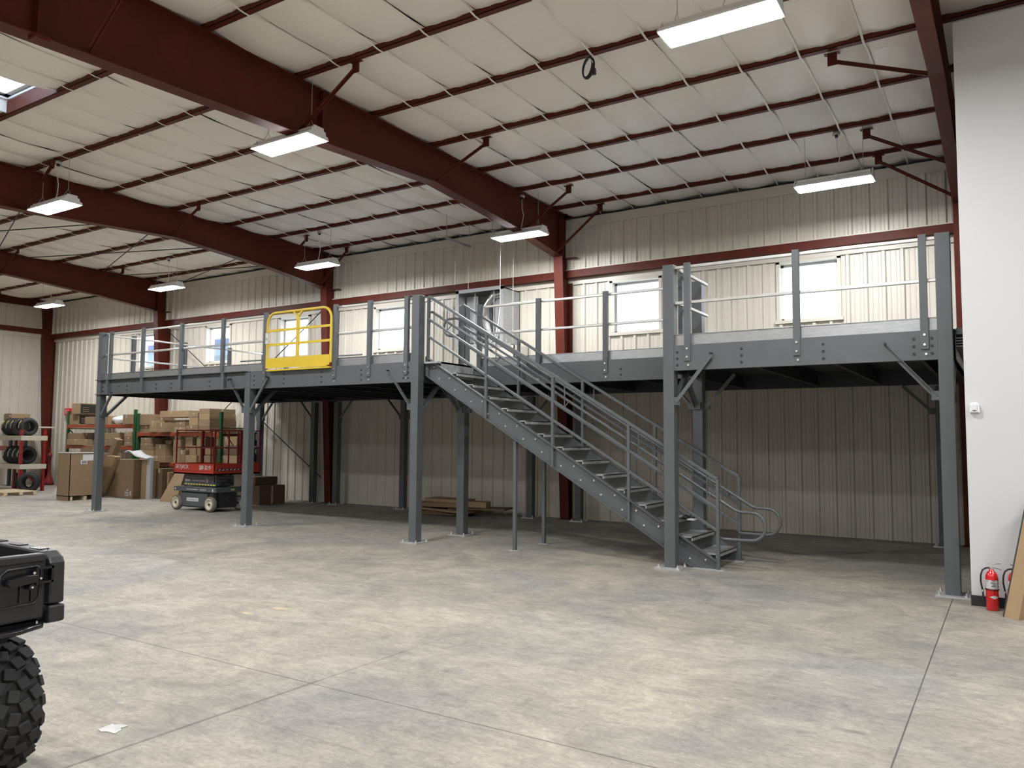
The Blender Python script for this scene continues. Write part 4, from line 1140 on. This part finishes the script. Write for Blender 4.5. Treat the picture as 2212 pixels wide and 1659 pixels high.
# ---------------------------------------------------------------- utility vehicle at the left edge
U = thing('utility_vehicle', (-4.6, -8.4, 0), 'black off road utility vehicle with cargo bed and knobby tyre at the left edge', 'vehicle')
yr = -7.73; xt = -3.86; W_ = 1.32
tg = MB(); tg.prism([(yr-W_+.08, .77), (yr-.085, .80), (yr-.085, 1.075), (yr-.10, 1.095), (yr-W_+.1, 1.10), (yr-W_+.08, 1.08)], 'yz', xt-.05, xt)
t0 = tg.build('tailgate', 'black_plastic', U, bevel=.012)
MB().box(xt-.05, xt+.008, yr-W_+.1, yr-.095, 1.06, 1.10).build('tailgate_cap', 'black_plastic', t0, bevel=.008)
wf = MB(); cy = yr-.20
pts = [(xt+.004, cy-.11, .87), (xt+.004, cy-.085, 1.02), (xt+.004, cy-.06, 1.04), (xt+.004, cy+.07, 1.045), (xt+.004, cy+.09, 1.03), (xt+.004, cy+.085, .90), (xt+.004, cy+.06, .875)]
wf.tube(pts, .006, 6, closed=True); wf.build('recess_rim', 'black_plastic', t0)
MB().prism([(cy-.10, .875), (cy+.06, .885), (cy+.08, .905), (cy+.085, 1.03), (cy-.06, 1.03), (cy-.08, 1.015)], 'yz', xt+.001, xt+.003).build('recess_panel', 'black_gloss', t0)
v = MB(); v.box(xt, xt+.012, cy-.005, cy+.0, .885, 1.0); v.box(xt, xt+.012, cy+.045, cy+.05, .885, .98); v.build('recess_rib', 'black_plastic', t0)
hd = MB(); hd.prism([(cy-.075, .985), (cy-.06, 1.0), (cy+.01, 1.012), (cy+.06, 1.01), (cy+.06, .975), (cy-.06, .965)], 'yz', xt+.015, xt+.045)
hd.build('latch_handle', 'black_gloss', t0, bevel=.003)
hd = MB(); hd.box(xt, xt+.03, cy+.055, cy+.135, .965, .975); hd.box(xt, xt+.03, cy+.055, cy+.135, 1.03, 1.04); hd.box(xt, xt+.03, cy+.125, cy+.135, .965, 1.04); hd.cyl((xt+.03, cy+.06, .96), (xt+.03, cy+.06, 1.035), .009); hd.cyl((xt+.01, cy+.035, .955), (xt+.04, cy+.035, .955), .014)
hd.build('latch_bracket', 'black_gloss', t0)
bolts([((xt+.031, cy+.045, 1.018), (xt+.036, cy+.045, 1.018), .006), ((xt+.04, cy+.035, .955), (xt+.044, cy+.035, .955), .005), ((xt+.03, cy+.075, .99), (xt+.036, cy+.075, .99), .005)], 'zinc', t0)
# corner post and side
c_ = MB(); c_.prism([(xt-.02, .855), (xt+.012, .86), (xt+.006, 1.05), (xt-.01, 1.075), (xt-.06, 1.10), (xt-1.15, 1.12), (xt-1.15, .86)], 'xz', yr-.075, yr)
c_.build('bed_side', 'black_plastic', U, bevel=.012)
c_ = MB(); c_.prism([(xt-.02, .765), (xt+.016, .775), (xt+.012, .853), (xt-1.1, .853), (xt-1.1, .765)], 'xz', yr-.072, yr+.004); c_.build('lower_side', 'black_plastic', U, bevel=.01)
MB().box(xt-1.15, xt-.02, yr-W_, yr-W_+.07, .8, 1.10).build('bed_side', 'black_plastic', U)
c_ = MB()
for k in range(5): c_.box(xt-.22-.2*k, xt-.12-.2*k, yr-.06, yr-.015, 1.095, 1.1055+.0038*k)
c_.build('rail_slot', 'black_gloss', U)
MB().box(xt-1.15, xt-.04, yr-W_+.05, yr-.07, .78, .82).build('bed_floor', 'black_plastic', U)
MB().box(xt-1.18, xt-1.13, yr-W_, yr, .8, 1.12).build('bed_front', 'black_plastic', U)
c_ = MB()
for k in range(4): c_.cyl((xt-.2-.2*k, yr-.078, 1.02), (xt-.2-.2*k, yr-.074, 1.02), .012)
c_.build('rivet', 'zinc', U)
c_ = MB(); c_.tube([(xt-.06, yr-1.2, .745), (xt+.005, yr-1.1, .745), (xt+.01, yr-.2, .755), (xt-.0, yr-.10, .765), (xt-.05, yr-.075, .775)], .014, 8); c_.build('bumper_tube', 'black_gloss', U)
MB().box(xt-.9, xt-.04, yr-W_+.15, yr-.10, .755, .80).build('bed_frame', 'black_gloss', U)
c_ = MB(); c_.tube([(-4.2, yr-.42, .33), (-4.2, yr-.3, .76)], .03, 10); c_.tube([(-4.25, yr-.30, .33), (-4.25, yr-1.1, .40)], .03, 8); c_.build('suspension', 'black_gloss', U)
def knobby(x, y, R=.335, w=.27):
    w_ = bpy.data.objects.new('wheel', None); COL.objects.link(w_); w_.parent = U; w_.location = Vector((x, y, R)) - U.location
    pr = [(.17, -w*.42), (.20, -w*.5), (.26, -w*.52), (.30, -w*.44), (R-.022, -w*.28), (R-.018, 0), (R-.022, w*.28), (.30, w*.44), (.26, w*.52), (.20, w*.5), (.17, w*.42)]
    MB().lathe(pr, (0, 0, 0), 'y', 40).build('tyre', 'tyre', w_, local=True)
    MB().lathe([(0, -.06), (.08, -.06), (.15, -.09), (.175, -.11), (.175, .11), (.15, .09), (.08, .06), (0, .06)], (0, 0, 0), 'y', 24).build('rim', 'black_plastic', w_, local=True)
    t = MB(); n = 20
    for k in range(n):
        for j, (yy, wx, ly, tw, dr) in enumerate([(-.022, .058, .05, .25, 0), (.03, .055, .052, -.35, 0), (-.078, .06, .055, .5, -.008), (.084, .06, .055, -.5, -.008), (-.118, .05, .036, .1, -.034), (.120, .05, .036, -.1, -.034)]):
            a = 2*PI*(k + (.5 if j in (1, 2, 5) else 0))/n
            d = Vector((math.cos(a), 0, math.sin(a))); tan = Vector((-math.sin(a), 0, math.cos(a))); ax = Vector((0, 1, 0))
            tilt = -.7*(1 if yy > 0 else -1) if abs(yy) > .1 else (-.18*(1 if yy > 0 else -1) if abs(yy) > .05 else 0)
            dd = (d*math.cos(tilt) - ax*math.sin(tilt)).normalized(); aa = (ax*math.cos(tilt) + d*math.sin(tilt)).normalized()
            t1 = (tan*math.cos(tw) + aa*math.sin(tw)).normalized(); a1 = dd.cross(t1)
            t.obox(d*(R-.012+dr) + ax*yy, (wx, ly, .028), Matrix((t1, a1, dd)).transposed())
    t.build('tread_block', 'tyre', w_, local=True, bevel=.004)
knobby(-4.27, yr-.135)
knobby(-4.27, yr-W_+.12)

# ---------------------------------------------------------------- things by the white partition
def extinguisher():
    r = thing('fire_extinguisher', (0, 0, 0), '', 'fire extinguisher', 'fire extinguishers')
    R = .056
    MB().lathe([(0, .006), (R-.006, 0), (R, .008), (R, .315), (R*.94, .345), (R*.72, .372), (.022, .388), (.02, .405), (0, .405)], (0, 0, 0), seg=28).build('cylinder', 'ext_red', r, local=True)
    MB().lathe([(R+.0008, .215), (R+.0008, .30)], (0, 0, 0), seg=28).build('label_band', 'paper', r, local=True)
    b = MB()
    for k, (a, z, w_) in enumerate([(-150, .285, .2), (-95, .29, .5), (-100, .27, .7), (-90, .252, .6), (-95, .236, .65), (-45, .29, .25), (-45, .26, .25), (-45, .23, .25)]):
        v = []
        for i in range(5):
            t = math.radians(a) + w_*(i/4-.5)
            for dz in (0, .008 if k < 5 else .018): v.append(((R+.0015)*math.cos(t), (R+.0015)*math.sin(t), z+dz))
        b.add(v, [(2*i, 2*i+2, 2*i+3, 2*i+1) for i in range(4)])
    b.build('label_print', 'print_black', r, local=True)
    v = []
    for i in range(9):
        t = math.radians(-90) + .8*(i/8-.5)*2*.95; h = .018*(1-abs(i/4-1))
        v += [((R+.001)*math.cos(t), (R+.001)*math.sin(t), .135-h), ((R+.001)*math.cos(t), (R+.001)*math.sin(t), .135+h)]
    MB().add(v, [(2*i, 2*i+2, 2*i+3, 2*i+1) for i in range(8)]).build('diamond_label', 'paper', r, local=True)
    MB().tube([((R+.003)*math.cos(a/16*2*PI), (R+.003)*math.sin(a/16*2*PI), .206) for a in range(16)], .006, 6, closed=True).build('hose_strap', 'hose', r, local=True)
    h = MB(); h.tube([(-.02, 0, .415), (-.05, -.0, .412), (-.082, 0, .39), (-.098, 0, .34), (-.10, 0, .28), (-.09, -.0, .22), (-.083, 0, .18)], .0085, 8)
    h.tube([(-.083, 0, .18), (-.08, 0, .08)], [.0075, .011], 8); h.build('hose', 'hose', r, local=True)
    MB().cyl((-.085, 0, .20), (-.083, 0, .18), .011).build('hose_collar', 'chrome', r, local=True)
    v = MB(); v.box(-.014, .014, -.013, .013, .40, .43); v.cyl((-.02, 0, .415), (.02, 0, .415), .009); v.cyl((0, -.014, .415), (0, -.022, .415), .014)
    v.bar((.0, 0, .425), (.088, 0, .396), .016, .006); v.bar((-.034, 0, .462), (.012, 0, .438), .018, .006); v.tube([(.005, 0, .442), (.04, 0, .454), (.085, 0, .457)], .005, 6)
    v.build('valve_and_levers', 'chrome', r, local=True)
    return r
e1 = extinguisher(); e1.location = (-.19, -.585, 0); e1.rotation_euler = (0, 0, .35); e1['label'] = 'fully visible red fire extinguisher with a black hose, nearer the white wall edge'
e2 = copy_tree(e1); e2.location = (.0, -.56, 0); e2.rotation_euler = (0, 0, .35); e2['label'] = 'red fire extinguisher half hidden behind the leaning cardboard'
def slab(p, d, w, t, Lh, m, name, label, cat):
    p = Vector(p); d = Vector(d).normalized(); w = Vector(w); wl = w.length; w.normalize(); w = (w - d*w.dot(d)).normalized(); n = w.cross(d)
    c = p + d*Lh/2 + w*wl/2 - n*t/2
    mb = MB().obox(c, (Lh, wl, t), Matrix((d, w, n)).transposed())
    return tag(recenter(mb.build(name, m, bevel=.003)), label, cat)
slab((-.095, -.885, .0), (.19, .24, .93), (.115, -.08, 0), .20, 1.2, 'card2', 'folded_cardboard', 'tall folded cardboard panel leaning against the white wall at the right edge', 'cardboard')
slab((-.108, -.874, .0), (.19, .24, .93), (.02, -.013, 0), .14, 1.12, 'print_black', 'shadow_edge_strip', 'added dark strip for the shadowed left side of the leaning cardboard panel', 'board')  # dark slab added as the shadowed left edge of the leaning carton
r = thing('motion_sensor', (-.29, -.43, 1.96), 'small white motion sensor on the white partition beside the right post', 'sensor')
MB().prism([(-.335, 1.965), (-.245, 1.965), (-.25, 2.05), (-.275, 2.068), (-.31, 2.068), (-.332, 2.05)], 'xz', -.46, -.42).build('housing', 'lamp_shell', r, bevel=.004)
MB().box(-.315, -.27, -.475, -.46, 1.985, 2.05).build('lens', 'vinyl', r, bevel=.004)
MB().box(-.305, -.28, -.478, -.475, 1.985, 1.99).build('slot', 'print_black', r)

# ---------------------------------------------------------------- duct plenum, hangers, coil
D = thing('air_handling_box', (-9.75, 4.5, 3.72), 'foil lined open ventilation box hanging on the back wall behind the stair top', 'ventilation box')
x0, x1, y0, y1, z0, z1 = -10.36, -9.14, 4.2, 4.9, 3.72, 4.95
b = MB(); b.box(x0, x1, y1-.02, y1, z0, z1); b.box(x0, x0+.02, y0, y1, z0, z1); b.box(x0, x1, y0, y1, z1-.02, z1); b.box(x0, x1, y0, y1, z0, z0+.02); b.build('liner', 'smooth_foil', D)
b = MB(); b.box(x1-.02, x1, y0, y1+.0, z0-.02, z1); b.build('side_panel', 'galv', D)
b = MB()
b.box(x0-.03, x0+.05, y0-.02, y0, z0, z1+.02); b.box(x1-.06, x1+.02, y0-.02, y0, z0, z1+.02); b.box(x0-.03, x1+.02, y0-.02, y0, z1-.05, z1+.03)
b.build('frame', 'galv', D)
b = MB()
rn = random.Random(8)
b.tube([(x1-.08, y0+.25, z1-.1), (x1-.35, y0+.2, z1-.12), (x1-.58, y0+.25, z1-.35), (x1-.62, y0+.3, z1-.7), (x1-.5, y0+.3, z0+.1)], [.09, .1, .1, .11, .1], 12)
b.tube([(x1-.2, y0+.35, z1-.15), (x1-.22, y0+.3, z0+.45), (x1-.3, y0+.25, z0+.1)], [.09, .11, .1], 12)
b.build('flexible_duct', 'foil', D)
b = MB(); b.box(x0+.05, x0+.36, y0+.3, y0+.34, z0+.1, z1-.08); b.box(x0+.40, x0+.43, y0+.1, y0+.13, z0+.02, z1-.05); b.box(x1-.28, x1-.26, y0+.05, y0+.08, z0+.02, z1-.05); b.build('bracing', 'galv', D)
b = MB(); b.lathe([(0, 0), (.1, 0), (.1, .2), (0, .2)], (x1-.4, y0+.1, z0+.02), seg=14); b.build('motor', 'galv_dull', D)
T = thing('drip_tray', (-9.05, 3.9, 3.2), 'shallow pale tray with fittings hanging beside the foil lined ventilation box', 'tray')
b = MB(); b.box(-9.85, -8.62, 3.85, 4.5, 3.16, 3.19); b.box(-9.85, -8.62, 3.85, 3.87, 3.16, 3.62); b.box(-8.64, -8.62, 3.85, 4.5, 3.16, 3.62); b.build('pan', 'cream', T)
b = MB(); b.box(-9.7, -8.7, 3.84, 3.86, 3.60, 3.66)
b.build('rim', 'galv', T)
for x in (-9.5, -9.15, -8.85): 
    MB().cyl((x, 3.9, 3.60), (x, 3.9, 3.76), .015, 6).build('fitting', 'galv', T)
def hanger(x, ya, yb, z, zd, label):
    r = thing('strut_hanger', (x, (ya+yb)/2, z), label, 'hanger', 'strut hangers')
    b = MB(); b.box(x-.02, x+.02, ya, yb, z, z+.008); b.box(x-.02, x-.014, ya, yb, z, z+.04); b.box(x+.014, x+.02, ya, yb, z, z+.04); b.build('strut', 'galv_dull', r)
    MB().cyl((x, ya+.04, z-.01), (x, ya+.04, ZC), .006, 5).build('rod', 'wire', r)
    MB().cyl((x, yb-.04, z-.01), (x, yb-.04, ZC), .006, 5).build('rod', 'wire', r)
    for y in (ya+.35, yb-.06): MB().cyl((x, y, zd), (x, y, z), .005, 5).build('rod', 'wire', r)
hanger(-9.97, 3.22, 4.13, 5.9, 4.96, 'left steel strut hanging below the ceiling with thin rods to the ventilation box')
hanger(-8.80, 3.22, 4.13, 5.9, 3.7, 'right steel strut partly hidden by the lamp beside the big red frame knee')
C = thing('cable_coil', (-4.25, -1.37, 6.1), 'black coiled cable with plug tied to a purlin, upper middle of the ceiling', 'cable')
b = MB()
for k in range(4):
    n = 24; rx, rz = .062+.004*k, .125+.005*(k % 2)
    b.tube([(-4.27+rx*math.cos(2*PI*i/n)+.02*math.sin(2*PI*i/n), -1.37+.012*k-.02, 6.265+rz*math.sin(2*PI*i/n)) for i in range(n)], .010, 6, closed=True)
b.build('loop', 'hose', C)
MB().box(-4.215, -4.165, -1.40, -1.35, 6.155, 6.235).build('plug', 'hose', C, bevel=.006)
MB().tube([(-4.30, -1.35, 6.40), (-4.22, -1.39, 6.36), (-4.19, -1.4, 6.30)], .006, 6).tube([(-4.30, -1.35, 6.38), (-4.29, -1.36, 6.425)], .006, 6).build('tie', 'strap', C)

# ---------------------------------------------------------------- flattened cartons by the back wall
def sheetstack(x0, x1, y0, y1, z, seed, m, label, a=0., t=.02):
    rn = random.Random(seed); mb = MB()
    R = Matrix.Rotation(a, 3, 'Z') @ Matrix.Rotation(rn.uniform(-.03, .03), 3, 'Y')
    mb.obox(((x0+x1)/2, (y0+y1)/2, z+t/2), (x1-x0, y1-y0, t), R)
    return tag(recenter(mb.build('flattened_carton', m, bevel=.003)), label, 'cardboard', 'flattened cartons on the floor')
sheetstack(-11.2, -9.9, 3.75, 4.45, 0.01, 1, 'card3', 'lowest flattened carton of the pile by the back wall', .1, .09)
sheetstack(-11.15, -9.7, 3.7, 4.4, .10, 2, 'card0', 'second flattened carton of the pile by the back wall', -.06, .05)
sheetstack(-10.3, -9.0, 3.9, 4.45, .15, 3, 'card3', 'flattened carton sliding off the right side of the pile, dark brown', .22, .04)
sheetstack(-11.1, -9.9, 3.7, 4.3, .19, 4, 'card1', 'flattened carton near the top of the pile, warm brown', .04, .09)
sheetstack(-10.95, -9.95, 3.85, 4.4, .28, 5, 'card2', 'topmost golden flattened carton of the pile', .0, .07)
sheetstack(-9.9, -9.45, 3.95, 4.3, .20, 6, 'card2', 'small pale folded carton on the right of the pile', .3, .12)
# odds and ends on the floor
def scrap(poly, z, name, m, label, cat):
    return tag(recenter(MB().prism(poly, 'xy', z, z+.002).build(name, m)), label, cat)
scrap([(-4.395, -7.215), (-4.34, -7.225), (-4.32, -7.205), (-4.255, -7.20), (-4.275, -7.15), (-4.31, -7.13), (-4.30, -7.09), (-4.36, -7.095), (-4.385, -7.125), (-4.41, -7.12), (-4.40, -7.17)], .001, 'paper_sheet', 'galv_dull', 'white torn paper strip lying on the floor near the knobby tyre', 'paper')
ym = mat('worn_yellow_paint', (.44, .38, .25), .65, var=.25, scale=20)
board([(-6.22, -4.80, .001), (-6.10, -4.84, .001), (-6.0, -4.80, .001), (-6.12, -4.76, .001)], .001, 'paint_mark', ym, 'worn yellow paint mark on the open floor, left one', 'floor mark')
board([(-6.14, -4.52, .001), (-6.0, -4.55, .001), (-5.9, -4.47, .001), (-6.04, -4.43, .001)], .001, 'paint_mark', ym, 'worn yellow paint mark on the open floor, right one', 'floor mark')
# ---------------------------------------------------------------- outside the windows
structure(MB().box(-90, 30, W+.6, 80, -.3, -.2).build('floor_outside', 'snow'))
eb = thing('neighbour_building', (-52, 25, 0), 'pale blue grey building with a dark roof edge seen through the left windows', 'building')
MB().box(-75, -44.3, 25, 27, -.2, 8.1).build('wall', 'ext_siding', eb)
MB().box(-75.3, -44.0, 24.7, 27.3, 8.1, 8.45).build('roof_edge', 'navy_trim', eb)
MB().box(-75.2, -44.1, 24.8, 27.2, 8.45, 8.6).build('roof', 'snow', eb)
MB().box(-49, -44.6, 24.9, 24.98, 6.0, 7.3).build('sign_panel', 'sign_teal', eb)
lettering('SA', .95, 'sign_white', eb, (-46.9, 24.88, 6.2), name='sign_letters')
# ---------------------------------------------------------------- light
w = bpy.data.worlds.new('overcast'); bpy.context.scene.world = w; w.use_nodes = True
w.node_tree.nodes['Background'].inputs[0].default_value = (.86, .93, 1, 1)
w.node_tree.nodes['Background'].inputs[1].default_value = SKY_E
# unseen continuation of the lamp rows, added as bare area lights behind the camera
for y in (-8.3, -13.9):
    for x in (3.4, -2.2, -8.0, -13.6):
        ld = bpy.data.lights.new('unseen_bay_light', 'AREA'); ld.shape = 'RECTANGLE'; ld.size = 1.1; ld.size_y = .36
        ld.energy = LAMP_E * 1.1*.36 * PI; ld.color = (.975, .985, 1)
        o = bpy.data.objects.new('unseen_bay_light', ld); COL.objects.link(o); o.location = (x, y, 5.6)
for x, y in ((3.4, -2.75), (-19.4, -2.85)):  # two invented lamps out of view, added for their light
    ld = bpy.data.lights.new('unseen_bay_light', 'AREA'); ld.shape = 'RECTANGLE'; ld.size = 1.1; ld.size_y = .36
    ld.energy = LAMP_E * 1.1*.36 * PI; ld.color = (.975, .985, 1)
    o = bpy.data.objects.new('unseen_bay_light', ld); COL.objects.link(o); o.location = (x, y, 5.6)
# ---------------------------------------------------------------- camera
cam = bpy.data.cameras.new('camera'); co = bpy.data.objects.new('camera', cam); COL.objects.link(co)
cam.sensor_fit = 'HORIZONTAL'; cam.sensor_width = 36; cam.lens = 36*1689.18/2212; cam.clip_end = 300; cam.clip_start = .05
yaw, pitch, roll = map(math.radians, (32.4115, 4.07385, .42985))
f = Vector((-math.sin(yaw)*math.cos(pitch), math.cos(yaw)*math.cos(pitch), math.sin(pitch)))
r = Vector((math.cos(yaw), math.sin(yaw), 0)); u = r.cross(f)
r2 = r*math.cos(roll) + u*math.sin(roll); u2 = -r*math.sin(roll) + u*math.cos(roll)
mw = Matrix((r2, u2, -f)).transposed().to_4x4(); mw.translation = Vector((0, -9.804, 1.65)); co.matrix_world = mw
bpy.context.scene.camera = co
vs = bpy.context.scene.view_settings
vs.view_transform = 'Standard'; vs.look = 'None'; vs.gamma = 1; vs.use_curve_mapping = False; vs.exposure = EXPO
